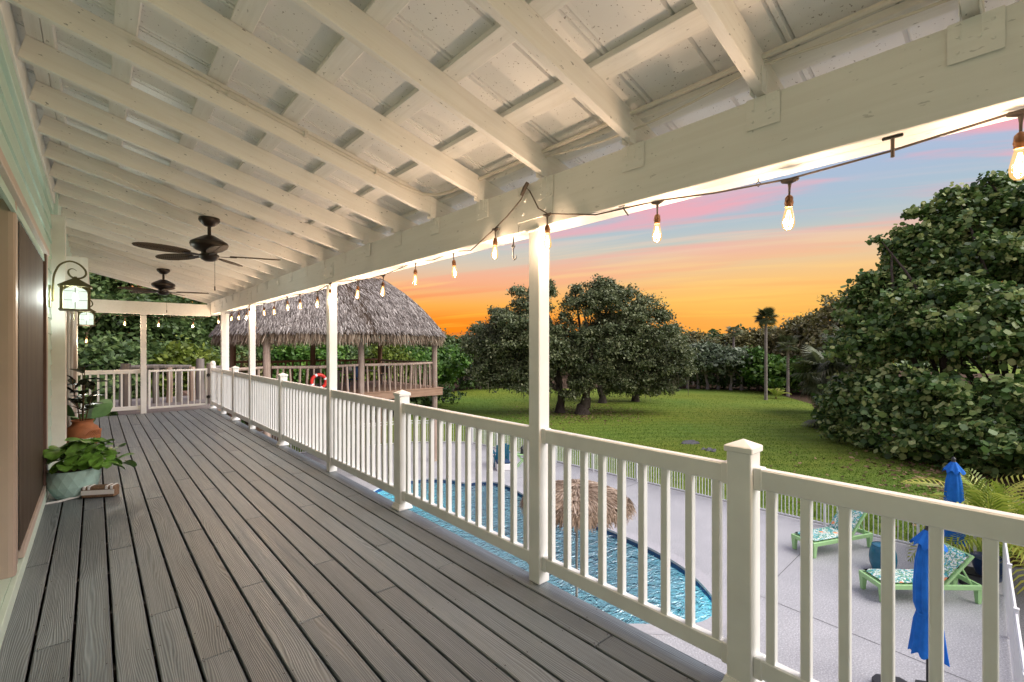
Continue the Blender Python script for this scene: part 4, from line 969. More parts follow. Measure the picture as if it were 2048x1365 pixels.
# ---- walkway from the gate
wk = thing('walkway', 'weathered wooden walkway behind the gate leading to the hut', 'walkway', (1.6, 15.0, -.02)); y = 13.32
while y < 17.2:
    MB().cbox(-1.2, 1.35, 0, .138, -.04, 0, .004).build('walkway_board', MAT['deck'] if False else MAT['old_wood'], wk, (0, y - 15.0, 0)); y += .146
for xx in (-1.0, 1.15): MB().cbox(xx, xx + .05, -1.6, 2.2, -.28, -.0405, .003).build('stringer', MAT['old_wood'], wk)
for xx, yy in ((-1.0, -1.4), (1.15, -1.4), (-1.0, 2.0), (1.15, 2.0)): MB().cbox(xx - .06, xx + .05, yy, yy + .1, G + .02, -.041, .004).build('support_post', MAT['old_wood'], wk)
wl = lambda x, y, z=0: (x - 1.6, y - 15.0, z)
rh = random.Random(77)
lr = MB().tube([wl(.5, 15.5, .96), wl(1.2, 15.55, .97), wl(2.0, 15.6, .94)], [.055, .06, .05], 8).build('walkway_log_rail', MAT['old_wood'], wk, smooth=True)
for xx in (.52, .98, 1.22, 1.5, 1.72, 2.02):
    MB().tube([wl(xx, 15.55, -.0), wl(xx + rh.uniform(-.03, .03), 15.55, .5), wl(xx, 15.55, .94)], [.075, .07, .07], 8).build('walkway_log', MAT['log' if xx in (1.5, 2.02) else 'old_wood'], wk, smooth=True)
for xx, yy, hh in ((.55, 14.3, 1.1), (2.3, 14.6, 1.05), (2.25, 15.9, 1.15)): MB().tube([wl(xx, yy, 0), wl(xx, yy, hh)], [.11, .1], 9).build('walkway_pile', MAT['old_wood'], wk, smooth=True)
MB().tube([wl(2.3, 14.6, .92), wl(2.9, 16.2, .9), wl(3.1, 17.3, .9)], .05, 8).build('walkway_log_rail', MAT['old_wood'], wk, smooth=True)
# ---- loungers
def lounger(label, loc, a):
    t = thing('sun_lounger', label, 'sun lounger', loc, a, 'green loungers with tropical cushions'); W2 = .31; L1 = 1.95
    for sy in (-W2, W2 - .05): MB().cbox(0, L1, sy, sy + .05, .27, .36, .006).build('side_rail', MAT['lime_paint'], t)
    for x in (.0, L1 - .05): MB().cbox(x - .001, x + .05, -W2 + .0505, W2 - .0505, .27, .36, .006).build('end_rail', MAT['lime_paint'], t)
    lg = MB().add([(x * q, y * q, z) for q, z in ((.032, 0), (.05, .269)) for x, y in ((-1, -1), (1, -1), (1, 1), (-1, 1))], [(3, 2, 1, 0), (4, 5, 6, 7)] + [(i, (i + 1) % 4, 4 + (i + 1) % 4, 4 + i) for i in range(4)]).mesh('leg', MAT['lime_paint'])
    for x in (.06, L1 - .06):
        for y in (-W2 + .05, W2 - .05): put('leg', lg, t, (x, y, 0))
    for k in range(9): MB().cbox(.08 + k * .13, .17 + k * .13, -W2 + .051, W2 - .051, .335, .3585, .003).build('slat', MAT['lime_paint'], t)
    def cush(L_, Wd, H_):
        m = MB(); nx, ny = 10, 6; V = []; 
        for s_ in (1, -1):
            for i in range(nx + 1):
                for j in range(ny + 1):
                    u, v = i / nx * 2 - 1, j / ny * 2 - 1; e = (max(0, 1 - abs(u) ** 6) * max(0, 1 - abs(v) ** 6)) ** .4
                    V.append(((u + 1) / 2 * L_, v * Wd / 2, H_ / 2 + s_ * H_ / 2 * e * (1 - .10 * (math.cos(u * 9) > .95))))
        F = []; q = (nx + 1) * (ny + 1)
        for b_ in (0, q):
            for i in range(nx):
                for j in range(ny): F.append((b_ + i * (ny + 1) + j, b_ + (i + 1) * (ny + 1) + j, b_ + (i + 1) * (ny + 1) + j + 1, b_ + i * (ny + 1) + j + 1))
        return m.add(V, F)
    cush(1.16, .56, .075).build('seat_cushion', MAT['print'], t, (.07, 0, .361), smooth=True)
    ba = R(-47); m4 = Matrix.Translation((1.22, 0, .37)) @ Matrix.Rotation(ba, 4, 'Y')
    bf = MB()
    for sy in (-W2 + .005, W2 - .05): bf.cbox(0, .78, sy, sy + .045, -.045, -.001, .004, m4)
    bf.cbox(.735, .78, -W2 + .051, W2 - .051, -.045, -.001, .004, m4)
    bfo = bf.build('back_frame', MAT['lime_paint'], t)
    for k in range(5): MB().cbox(.05 + k * .14, .13 + k * .14, -W2 + .052, W2 - .052, -.03, -.006, .003, m4).build('back_slat', MAT['lime_paint'], bfo)
    c = cush(.74, .56, .075).build('back_cushion', MAT['print'], t, (1.22, 0, .371), (0, ba, 0), True)
    pr = MB()
    for sy in (-.22, .22): pr.tube([(1.80, sy, .33), (1.58, sy, .37 + .36 * math.tan(-ba) - .03)], .018, 6)
    pr.build('back_prop', MAT['lime_paint'], t); return t
aL = math.atan2(-1.12, 1.21)
lounger('farther green sun lounger with tropical print cushion beside the pool fence', (12.72, 3.80, G + .004), math.atan2(-.80, 1.84))
lounger('nearer green sun lounger with tropical print cushion behind the blue umbrella', (11.60, 2.27, G + .004), aL)
st = thing('garden_stool', 'teal ribbed ceramic drum stool between the two loungers', 'stool', (13.1, 2.32, G + .004))
MB().lathe([(.17, 0), (.195, .01), (.24, .16), (.252, .28), (.24, .42), (.20, .55), (.185, .56), (.13, .58), (.01, .585)], 48, (0, 0, 0), .018, 16).build('drum', MAT['teal'], st, smooth=True)
MB().lathe([(.2015, .545), (.208, .555), (.2, .567)], 32, cap=False).build('rim_band', MAT['teal'], st, smooth=True)
# ---- closed blue umbrellas
def umbrella(label, loc, a, h=2.58, base=True, group='closed blue patio umbrellas'):
    t = thing('patio_umbrella', label, 'umbrella', loc, a, group)
    MB().tube([(0, 0, .05), (0, 0, h - .12)], .024, 12).build('pole', MAT['black'], t, smooth=True)
    MB().lathe([(.026, h - .16), (.045, h - .12), (.03, h - .08), (.042, h - .05), (.02, h - .02), (.004, h)], 14).build('finial', MAT['black'], t, smooth=True)
    nf = 8; n_ = 64; prof = [(.05, h - .13), (.09, h - .30), (.135, h - .55), (.155, h - .9), (.145, h - 1.15), (.118, h - 1.26), (.135, h - 1.38), (.165, h - 1.60), (.20, h - 1.82)]
    V = []
    for i, (r, z) in enumerate(prof):
        am = min(.20, .08 + .025 * i) if i != 5 else .10
        for k in range(n_):
            an = 2 * math.pi * k / n_; q = r * (1 + am * math.sin(nf * an + .9 * math.sin(3 * an + 1) + i * .10) * (.7 + .3 * math.sin(2 * an + i)))
            zz = z - (.022 * math.sin(nf * an + 1.0) + .03 * math.sin(2 * an)) * (i >= 7)
            V.append((q * math.cos(an), q * math.sin(an), zz))
    F = [(i * n_ + k, i * n_ + (k + 1) % n_, (i + 1) * n_ + (k + 1) % n_, (i + 1) * n_ + k) for i in range(len(prof) - 1) for k in range(n_)]
    cn = MB().add(V, F).build('canopy', MAT['canvas'], t, smooth=True)
    V = []; pv = [(.045, h - .115), (.09, h - .18), (.15, h - .27), (.18, h - .32)]
    for i, (r, z) in enumerate(pv):
        for k in range(n_):
            an = 2 * math.pi * k / n_; q = r * (1 + .04 * i * math.sin(nf * an)); V.append((q * math.cos(an), q * math.sin(an), z - .012 * i * math.sin(nf * an + 1)))
    F = [(i * n_ + k, i * n_ + (k + 1) % n_, (i + 1) * n_ + (k + 1) % n_, (i + 1) * n_ + k) for i in range(len(pv) - 1) for k in range(n_)]
    MB().add(V, F).build('vent_flounce', MAT['canvas'], cn, smooth=True)
    MB().lathe([(.130, h - 1.275), (.131, h - 1.245)], 24, cap=False).build('tie_strap', MAT['canvas'], cn)
    MB().tube([(.03, 0, h - 1.9), (.10, 0, h - 1.95)], .012, 7).build('crank', MAT['black'], t)
    MB().lathe([(.045, .0), (.045, .02), (.03, .05), (.03, .30)], 14).build('pole_socket', MAT['black'], t)
    seg = MB(); q = [(.05, .04), (.05, .42), (.10, .50), (.40, .50), (.50, .40), (.50, .10), (.42, .04)]
    ps = [(x, y) for x, y in q]
    sg = MB().prism(ps, .001, .085)
    sm_ = sg.mesh('base_weight', MAT['black'])
    for k in range(4): put('base_weight', sm_, t, (0, 0, 0), (0, 0, k * math.pi / 2))
    return t
umbrella('nearer closed blue umbrella in front of the near lounger', (8.56, 1.02, G + .004), .6)
umbrella('farther closed blue umbrella standing at the lawn behind the loungers', (14.0, 1.25, G + .004), .2)
# ---- potted areca palm in the corner
bp = thing('navy_planter', 'glossy navy planter at the corner behind the near lounger', 'planter', (14.35, .72, G + .004))
MB().lathe([(.17, 0), (.19, .01), (.27, .25), (.30, .42), (.31, .45), (.28, .45), (.26, .40), (.02, .40)], 24).build('planter_body', MAT['navy'], bp, smooth=True)
def frond(L_, n_, arch, w=.030, lw=.36, seed=0):
    r_ = random.Random(seed); V = []; tn = []; pts = []
    for i in range(n_ + 1):
        u = i / n_; pts.append(Vector((L_ * (u - .18 * u * u * arch), 0, L_ * (.75 * u - .85 * arch * u * u))))
    m = []
    for i in range(n_):
        a, b = pts[i], pts[i + 1]; s_ = Vector((0, .012 * (1 - i / n_) + .003, 0)); m += [a - s_, a + s_, b + s_, b - s_]
    for i in range(2, n_ + 1):
        u = i / n_; t = (pts[i] - pts[i - 1]).normalized(); ll = lw * L_ * math.sin(math.pi * min(1, .15 + .85 * u)) ** .7 * (1.02 - .3 * u)
        for sy in (-1, 1):
            d = (t * .75 + Vector((0, sy, 0)) * .75 + Vector((0, 0, .10))).normalized(); o = pts[i]; e = o + d * ll + Vector((0, 0, -.20 * ll - r_.uniform(0, .1) * ll)); mid = o + d * ll * .5 + Vector((0, 0, .03)); wv = t * w * .5
            m += [o - wv * .4, mid - wv, e, mid + wv]
    return np.array([tuple(p) for p in m])
def palm_fronds(parent, n_, L_, z, mat, seed, spread=(.2, 1.15), w=.030, lw=.36, base_r=.05):
    r_ = random.Random(seed); ms = []
    for k in range(4):
        V = frond(L_ * (.85 + .1 * k), 16, .45 + .18 * k, w, lw, seed + k); tt = np.full(len(V) // 4, .25 + .2 * k) + np.random.default_rng(seed + k).normal(0, .1, len(V) // 4)
        ms.append(fast_mesh('frond', V, 4, mat, np.clip(tt, 0, 1)))
    for k in range(n_):
        a = k * 2.399 + r_.uniform(-.3, .3); tilt = r_.uniform(*spread); put('frond', r_.choice(ms), parent, (base_r * math.cos(a), base_r * math.sin(a), z), Euler((0, tilt - .85, a), 'XYZ'), r_.uniform(.8, 1.1))
ar = thing('areca_palm', 'yellow green areca palm spilling from the navy planter', 'palm', (14.35, .72, G + .405))
for k in range(7):
    a = k * .9; MB().tube([(.05 * math.cos(a), .05 * math.sin(a), 0), (.12 * math.cos(a), .12 * math.sin(a), .5)], [.018, .01], 6).build('cane', MAT['areca_leaf'] if False else MAT['stem'], ar)
palm_fronds(ar, 36, 1.7, .42, MAT['areca_leaf'], 9, (-.2, 1.4), .05, .36)
ar2 = thing('areca_palm', 'second areca palm clump growing behind the fence beside the farther umbrella', 'palm', (15.7, .35, G + .0))
palm_fronds(ar2, 30, 1.9, .25, MAT['areca_leaf'], 15, (-.2, 1.3), .055, .34)
MB().lathe([(.10, -.0), (.12, .1), (.06, .3)], 8).build('root_clump', MAT['stem'], ar2)
# ---- thatched umbrella standing in the pool
tu = thing('thatched_umbrella', 'tiered raffia umbrella standing in the pool', 'umbrella', (7.35, 6.28, G - 1.349))
zt = -1.34 - (G - 1.349); tu.scale = (1.09, 1.09, 1.0)
MB().tube([(0, 0, 0), (0, 0, zt - .05)], .025, 10).build('pole', MAT['palm_bark'], tu, smooth=True)
MB().lathe([(.035, .95), (.035, 1.05)], 10).build('pole_collar', MAT['palm_bark'], tu)
def domez(r): return zt - .35 * (r / 1.04) ** 2.0
V = []; F = []
for i in range(9):
    for k in range(28): r = .02 + 1.0 * i / 8; a = 2 * math.pi * k / 28; V.append((r * math.cos(a), r * math.sin(a), domez(r) - .05))
for i in range(8):
    for k in range(28): F.append((i * 28 + k, i * 28 + (k + 1) % 28, (i + 1) * 28 + (k + 1) % 28, (i + 1) * 28 + k))
MB().add(V, F).build('umbrella_cover', MAT['raffia'] if False else MAT['thatch_base'], tu)
nr = np.random.default_rng(5)
for tier, (ra, rb) in enumerate(((.0, .30), (.24, .50), (.44, .72), (.64, .92), (.84, 1.05))):
    n_ = int(700 + 2600 * tier / 4); a = nr.uniform(0, 2 * np.pi, n_); r0 = nr.uniform(ra, ra + .10, n_); r1 = r0 + nr.uniform(.16, .24, n_)
    if tier == 4: r0 = nr.uniform(.84, 1.02, n_); r1 = r0 + nr.uniform(.03, .10, n_)
    a1 = a + nr.normal(0, .045, n_); z0 = zt - .35 * (r0 / 1.04) ** 2 + nr.uniform(0, .03, n_); z1 = zt - .35 * (r1 / 1.04) ** 2 - nr.uniform(-.06, .0, n_) + (0 if tier < 4 else -nr.uniform(.06, .17, n_))
    A = np.stack([r0 * np.cos(a), r0 * np.sin(a), z0], -1); B = np.stack([r1 * np.cos(a1), r1 * np.sin(a1), z1], -1); tg = np.stack([-np.sin(a), np.cos(a), np.zeros(n_)], -1) * nr.uniform(.004, .011, (n_, 1)); tg[:, 2] += nr.normal(0, .004, n_)
    tag(put('raffia_tier', fast_mesh('raffia_tier', np.stack([A - tg, A + tg, B + tg * .5, B - tg * .5], 1).reshape(-1, 3), 4, MAT['raffia'], np.clip(nr.normal(.5 if tier < 4 else .3, .25, n_), 0, 1)), tu), kind='stuff')
# ---- seat and table beyond the pool
ac = thing('adirondack_chair', 'dark teal slatted garden chair with a patterned pillow beyond the pool', 'chair', (12.7, 15.0, G + .004), R(150))
for k in range(5): MB().cbox(-.27 + k * .11, -.17 + k * .11, 0, .022, 0, .72 + .06 * (2 - abs(k - 2)), .004, Matrix.Translation((0, .28, .30)) @ Matrix.Rotation(R(-22), 4, 'X')).build('back_slat', MAT['teal'], ac)
for k in range(5): MB().cbox(-.28, .28, -.30 + k * .115, -.20 + k * .115, .34 - k * .015, .36 - k * .015, .004).build('seat_slat', MAT['teal'], ac)
for sx in (-.32, .28):
    MB().cbox(sx, sx + .04, -.30, -.20, 0, .56, .004).build('leg', MAT['teal'], ac); MB().cbox(sx, sx + .04, .20, .30, 0, .56, .004).build('leg', MAT['teal'], ac); MB().cbox(sx - .04, sx + .08, -.36, .34, .5605, .585, .006).build('armrest', MAT['teal'], ac)
ot = thing('white_ottoman', 'low white footstool with a navy cushion in front of the teal chair', 'footstool', (12.35, 14.45, G + .004), R(150)); MB().cbox(-.28, .28, -.25, .25, .0, .26, .02).build('stool_body', MAT['white'], ot); MB().cbox(-.27, .27, -.24, .24, .2605, .36, .03).build('seat_pad', MAT['cushion_blue'], ot)
pw = thing('patterned_pillow', 'blue and orange patterned pillow on the teal garden chair', 'pillow', (12.62, 14.86, G + .38), R(150)); MB().cbox(-.2, .2, -.05, .06, 0, .32, .05).build('pillow_cover', MAT['print'], pw)
tt = thing('side_table', 'pale green folding side table with crossed legs beside the teal chair', 'table', (13.25, 14.25, G + .004), R(-40)); MB().cbox(-.25, .25, -.2, .2, .50, .525, .006).build('tabletop', MAT['lime_paint'], tt)
for sy in (-.17, .14):
    for a in (-1, 1): MB().cbox(-.32, .32, 0, .022, -.02, .02, .004, Matrix.Translation((0, sy + (.026 if a > 0 else 0), .255)) @ Matrix.Rotation(a * R(49), 4, 'Y')).build('crossed_leg', MAT['lime_paint'], tt)
tl = thing('table_lantern', 'small black lantern on the pale green side table', 'lantern', (13.25, 14.25, G + .531)); MB().lathe([(.10, 0), (.10, .02), (.085, .03), (.085, .2), (.11, .21), (.05, .28), (.012, .33)], 8).build('lantern_body', MAT['black'], tl); MB().tube([(-.03, 0, .32), (0, 0, .37), (.03, 0, .32)], .006, 6).build('handle', MAT['black'], tl)
# rocks in the lawn
for k, (x, y, r, lab) in enumerate(((23.0, 12.0, .42, 'larger low grey rock with weeds lying in the lawn behind the near railing'), (22.1, 10.55, .34, 'smaller flat grey rock in the lawn closest to the capped post'))):
    bm = bmesh.new(); bmesh.ops.create_icosphere(bm, subdivisions=3, radius=1)
    rr = random.Random(k)
    for v in bm.verts: v.co = Vector((v.co.x * r * (1.3 + .25 * math.sin(v.co.y * 5 + k)), v.co.y * r * (1 + .2 * math.sin(v.co.x * 6)), max(-.02, v.co.z * r * .20 + .05 * math.sin(v.co.x * 7 + v.co.y * 5)))) + Vector((0, 0, 0))
    me = bpy.data.meshes.new('rock'); bm.to_mesh(me); bm.free(); me.materials.append(MAT['gravel']); tag(put('rock', me, None, (x, y, G - .03), (0, 0, k)), lab, 'rock', 'rocks in the lawn')
# ================================================================== VEGETATION
def rand_dirs(r_, n_):
    v = r_.normal(size=(n_, 3)); return v / np.linalg.norm(v, axis=1, keepdims=True)
def foliage(blobs, n_clusters, per, cr, ls, seed, sides=4, flat=.75, inner=.3, zmin=-99, lump=.18, aspect=.6, hollow=.72):
    """leaf clumps spread through a set of ellipsoids (x,y,z,rx,ry,rz); returns polygon soup and tints"""
    r_ = np.random.default_rng(seed); B = np.array([b if len(b) == 6 else (b[0], b[1], b[2], b[3], b[3], b[3] * flat) for b in blobs], float)
    area = (B[:, 3] * B[:, 4] + B[:, 3] * B[:, 5]); pick = r_.choice(len(B), n_clusters, p=area / area.sum()); b = B[pick]
    d = rand_dirs(r_, n_clusters); d[:, 2] = np.where(d[:, 2] < -.35, -d[:, 2] * .6, d[:, 2])
    ph = r_.uniform(0, 6.28, (len(B), 3))[pick]
    lum = 1 + lump * (np.sin(d[:, 0] * 5 + ph[:, 0]) * np.sin(d[:, 1] * 5 + ph[:, 1]) + .6 * np.sin(d[:, 2] * 7 + ph[:, 2]))
    rad = np.where(r_.uniform(size=n_clusters) < inner, r_.uniform(.25, .8, n_clusters), 1 - .22 * r_.uniform(size=n_clusters) ** 2) * lum
    rad = np.where(r_.uniform(size=n_clusters) < .10, rad * r_.uniform(1.04, 1.22, n_clusters), rad)
    C = b[:, :3] + d * b[:, 3:] * rad[:, None]
    fq = 2.6 / max(.8, float(np.median(B[:, 3])))
    msk = np.sin(C[:, 0] * fq * 1.7 + 1) * np.sin(C[:, 1] * fq * 1.5 + 2) + np.sin(C[:, 2] * fq * 2.1) * np.sin((C[:, 0] - C[:, 1]) * fq * 1.3)
    C = np.where((msk < -.35)[:, None], b[:, :3] + (C - b[:, :3]) * hollow, C); ctint = np.clip(r_.normal(.48, .18, n_clusters), 0, 1)
    N = n_clusters * per; C = np.repeat(C, per, 0); dd = np.repeat(d, per, 0); sz = cr * r_.uniform(.6, 1.3, (N, 1))
    P = C + r_.normal(size=(N, 3)) * sz * np.array([.55, .55, .4]); tint = np.clip(np.repeat(ctint, per) + r_.normal(0, .24, N), 0, 1)
    nm = dd * .5 + np.array([0, 0, .5]) + r_.normal(size=(N, 3)) * .65; nm /= np.linalg.norm(nm, axis=1, keepdims=True)
    ax = np.cross(nm, r_.normal(size=(N, 3))); ax /= np.linalg.norm(ax, axis=1, keepdims=True) + 1e-9; bx = np.cross(nm, ax)
    s = ls * r_.uniform(.5, 1.5, (N, 1)); keep = P[:, 2] > zmin
    if sides == 4: V = np.stack([P - ax * s, P - bx * s * aspect, P + ax * s, P + bx * s * aspect], 1)
    else: V = np.stack([P + (ax * math.cos(2 * math.pi * k / sides) + bx * math.sin(2 * math.pi * k / sides)) * s + nm * s * (.18 if k % 2 else -.05) for k in range(sides)], 1)
    V = V[keep]; return V.reshape(-1, 3), tint[keep]
def satellites(blobs, k, sc, seed):
    r_ = random.Random(seed); out = [b if len(b) == 6 else (b[0], b[1], b[2], b[3], b[3], b[3] * .8) for b in blobs]
    for b in list(out):
        for i in range(k):
            a = r_.uniform(0, 6.283); e = r_.uniform(-.5, 1.2); q = r_.uniform(sc * .6, sc * 1.3); c_ = math.cos(e); w = r_.uniform(.85, 1.12)
            out.append((b[0] + b[3] * math.cos(a) * c_ * w, b[1] + b[4] * math.sin(a) * c_ * w, b[2] + b[5] * math.sin(e) * w, b[3] * q, b[4] * q, b[5] * q))
    return out
def limb(m, a, b, r0, r1, bend=.15, rng=random, n_=5, sides=7):
    a, b = Vector(a), Vector(b); L_ = (b - a).length; P = []
    off_ = Vector((rng.uniform(-1, 1), rng.uniform(-1, 1), rng.uniform(-.3, .6))) * bend * L_
    for i in range(n_ + 1):
        u = i / n_; P.append(a.lerp(b, u) + off_ * math.sin(math.pi * u))
    m.tube(P, [r0 + (r1 - r0) * i / n_ for i in range(n_ + 1)], sides)
def tree(name, label, base, blobs, mat, bark, trunk_r, n_clusters, per, cr, ls, seed, cat='tree', group=None, sides=4, trunks=None, limbs=True, zmin=-99, inner=.3, flare=1.6, lump=.18, sat=4, hollow=.78, sats=.42):
    t = thing(name, label, cat, base, 0, group); o = Vector(base); r_ = random.Random(seed)
    V, ti = foliage([(b[0] - o.x, b[1] - o.y, b[2] - o.z, *b[3:]) for b in satellites(blobs, sat, sats, seed)], n_clusters, per, cr, ls, seed, sides, zmin=zmin, inner=inner, lump=lump, hollow=hollow)
    put('crown', fast_mesh('crown', V, sides, mat, ti), t)
    m = MB()
    for tr in (trunks or [(base[0], base[1])]):
        bx_, by_ = tr[0] - o.x, tr[1] - o.y
        zc = min(b[2] for b in blobs) - o.z; top = Vector((bx_ + r_.uniform(-.3, .3), by_ + r_.uniform(-.3, .3), max(1.2, zc * .75)))
        m.tube([(bx_, by_, -.1), (bx_, by_, .12), (bx_ + .02, by_, .5), ((bx_ + top.x) / 2 + .1, (by_ + top.y) / 2, top.z * .55), top], [trunk_r * flare, trunk_r * flare * .85, trunk_r * 1.1, trunk_r, trunk_r * .85], 10)
        if limbs:
            near = sorted(blobs, key=lambda b: (b[0] - tr[0]) ** 2 + (b[1] - tr[1]) ** 2)[:7]
            for b in near: limb(m, top, (b[0] - o.x, b[1] - o.y, b[2] - o.z), trunk_r * .55, trunk_r * .12, .12, r_)
    m.build('trunk', bark, t, smooth=True); return t
def auto_blobs(x, y, z0, z1, r, seed, n_=6):
    r_ = random.Random(seed); H_ = z1 - z0; out = [(x, y, z0 + H_ * .62, r * .72, r * .72, H_ * .36)]
    for k in range(n_):
        a = k * 2 * math.pi / n_ + r_.uniform(-.4, .4); q = r * r_.uniform(.42, .62); s = r * r_.uniform(.36, .52)
        out.append((x + q * math.cos(a), y + q * math.sin(a), z0 + H_ * r_.uniform(.28, .72), s, s, s * .8))
    out.append((x + r_.uniform(-.2, .2) * r, y, z1 - r * .3, r * .42, r * .42, r * .36)); return out
# ---- sea grape at the right
SG = [(35.2, 2.1, 5.5, 2.9), (37.2, .4, 7.4, 3.2), (34.4, 4.2, 5.2, 2.2), (33.3, 5.2, 3.5, 2.4), (31.3, 2.9, 1.8, 3.1), (32.4, .6, 1.3, 3.4), (31.3, 5.7, 1.3, 2.1), (30.5, 6.4, -1.2, 1.6), (28.6, 4.0, -1.5, 2.1),
      (27.5, 1.7, -1.6, 2.1), (29.7, 7.1, -2.2, .95), (25.9, 2.6, -2.6, .8), (30.4, -.3, -1.9, 2.2), (35.9, -1.1, 3.8, 3.4), (35.8, 1.6, 8.1, 1.5), (35.1, 2.9, 7.9, 1.4), (34.2, 4.4, 7.0, 1.2), (33.8, 5.3, 6.7, .7), (31, -4, 0, 3.2), (36, -5, 5, 4), (27.3, -1.5, -2.2, 1.7), (25.6, .6, -2.4, 1.3), (29.4, 5.6, -2.4, 1.3), (26.9, 3.6, -2.5, 1.2), (24.6, -.8, -2.5, 1.1), (34.6, 3.4, 6.4, 1.7), (33.9, 4.6, 5.6, 1.3)]
# sprigs that break the outline
SG2 = [(32.55, 5.85, 7.31, 0.25), (33.02, 5.43, 7.04, 0.39), (33.5, 5.0, 7.65, 0.39), (33.33, 5.15, 6.59, 0.39), (33.95, 4.6, 6.68, 0.5), (33.64, 4.88, 8.7, 0.25), (34.12, 4.45, 8.89, 0.36), (34.34, 3.85, 9.16, 0.38), (34.82, 3.16, 9.48, 0.43), (35.36, 2.42, 9.58, 0.48), (35.83, 1.59, 10.02, 0.43), (36.63, 0.88, 10.34, 0.37), (35.53, 1.86, 10.29, 0.19), (34.93, 3.07, 9.84, 0.19), (31.99, 6.35, 5.15, 0.39), (32.51, 5.89, 4.74, 0.5), (31.51, 6.77, 4.32, 0.39), (31.26, 6.99, 2.94, 0.55), (29.43, 7.29, -1.38, 0.43), (29.17, 7.52, -2.71, 0.37), (28.67, 6.62, -3.05, 0.51), (27.77, 5.41, -3.24, 0.53), (26.92, 4.16, -3.26, 0.56), (26.6, 3.11, -3.46, 0.53), (25.87, 2.42, -3.62, 0.36), (25.93, 1.7, -3.19, 0.59), (26.81, 0.92, -3.19, 0.59), (29.27, 7.43, -3.24, 0.27)]
tree('sea_grape_tree', 'large round leaved sea grape tree filling the right side of the lawn', (32.5, 1.2, G), SG + SG2, MAT['grape_leaf'], MAT['bark'], .28, 10500, 12, .32, .11, 31, sides=6, trunks=[(32.5, 1.2), (31.2, 3.4), (33.8, -1.2)], zmin=.08, inner=.22, lump=.22, sat=11, sats=.28, hollow=.62)
# ---- live oaks in the lawn with Spanish moss
OA = [(23.1, 25.6, 2.1, 2.5), (21.9, 26.7, .8, 1.7), (23.9, 24.9, 4.3, 1.6), (24.7, 24.2, 1.3, 2.1), (21.6, 27.0, -.3, 1.3), (22.5, 26.1, 3.3, 1.1), (24.6, 24.3, 5.3, .9), (22.9, 27.6, 1.6, 2.2), (23.2, 25.2, -.4, 1.8), (23.5, 24.8, -1.1, 1.5), (25.0, 24.6, -.6, 1.4), (22.2, 26.2, -1.2, 1.2)] + [(20.73, 27.07, -0.42, 0.58), (21.27, 26.59, -1.32, 0.51), (21.94, 25.98, -1.14, 0.72), (22.27, 26.37, 3.41, 0.51), (20.89, 27.59, 1.21, 0.44)]
OB = [(27.2, 22.7, 4.3, 1.7), (28.6, 21.4, 4.5, 1.8), (30.5, 19.7, 3.5, 1.8), (27.0, 22.8, 1.7, 2.2), (28.9, 21.2, 1.3, 2.6), (31.2, 19.1, 1.7, 2.0), (32.2, 18.2, .1, 1.4), (26.2, 23.5, .3, 1.6), (26.9, 22.7, -1.5, .85), (28.2, 21.8, 5.4, 1.2), (30.3, 21.5, 2.2, 2.4), (30.0, 20.3, .1, 1.5), (27.4, 22.0, -.2, 1.5), (31.6, 18.9, -.8, 1.1), (28.6, 21.3, -1.0, 1.2), (27.5, 22.2, -.9, 1.4), (29.8, 20.4, -1.1, 1.5), (31.5, 18.8, -1.4, 1.2), (29.0, 20.9, -1.7, 1.0), (30.9, 19.4, -1.9, .9)] + [(32.9, 17.58, -0.48, 0.52), (32.48, 17.96, -1.22, 0.6), (31.78, 18.58, -1.41, 0.6), (30.95, 19.32, -1.22, 0.67), (33.03, 17.46, 0.83, 0.52), (28.16, 21.8, 5.97, 0.67), (29.0, 21.05, 5.3, 0.67), (30.67, 19.57, 4.74, 0.67), (31.5, 18.82, 3.44, 0.67), (32.06, 18.33, 2.51, 0.67), (26.77, 23.03, 5.49, 0.52), (25.87, 22.5, -2.05, 0.65), (26.27, 22.14, -1.32, 0.8)]
OC = [(34.8, 25.3, -1.9, 1.3), (36.8, 23.5, -2.1, 1.1), (35.8, 24.4, .4, 2.0), (38.3, 22.2, 1.2, 1.7), (34.0, 26.3, 1.0, 2.0)]
g_ = 'live oaks in the lawn'
tree('live_oak', 'left live oak of the lawn group, its crown cut by the nearest column', (26.15, 23.98, G), OA, MAT['oak_leaf'], MAT['bark'], .30, 3600, 20, .32, .09, 41, group=g_, zmin=.7, hollow=.84, sat=8, sats=.32)
tree('live_oak', 'tallest live oak of the lawn group with a thick dark trunk', (26.81, 22.35, G), OB, MAT['oak_leaf'], MAT['bark'], .42, 5200, 20, .32, .09, 42, group=g_, zmin=.45, hollow=.84, sat=8, sats=.32)
tree('live_oak', 'smaller live oak standing behind the tallest oak on the lawn', (35.0, 24.9, G), OC, MAT['oak_leaf'], MAT['bark'], .28, 1400, 20, .36, .11, 43, group=g_, zmin=.15, trunks=[(33.3, 25.5), (36.4, 24.2)])
def moss(label, spots, seed):
    r_ = np.random.default_rng(seed); t = thing('spanish_moss', label, 'moss', (spots[0][0], spots[0][1], spots[0][2])); o = np.array(spots[0][:3]); Q = []
    for (x, y, z, r, n_, l) in spots:
        p = np.array([x, y, z]) - o + r_.normal(size=(n_, 3)) * np.array([r, r, .25]); ln = r_.uniform(.3, 1, n_) * l
        e = p + np.stack([r_.normal(0, .06, n_), r_.normal(0, .06, n_), -ln], -1); w = np.stack([r_.normal(0, .02, n_), r_.normal(0, .02, n_), np.zeros(n_)], -1)
        Q.append(np.stack([p - w, p + w, e + w * .3, e - w * .3], 1))
    Q = np.concatenate(Q).reshape(-1, 3); put('moss_strands', fast_mesh('moss_strands', Q, 4, MAT['moss'], r_.uniform(0, 1, len(Q) // 4)), t)['kind'] = 'stuff'
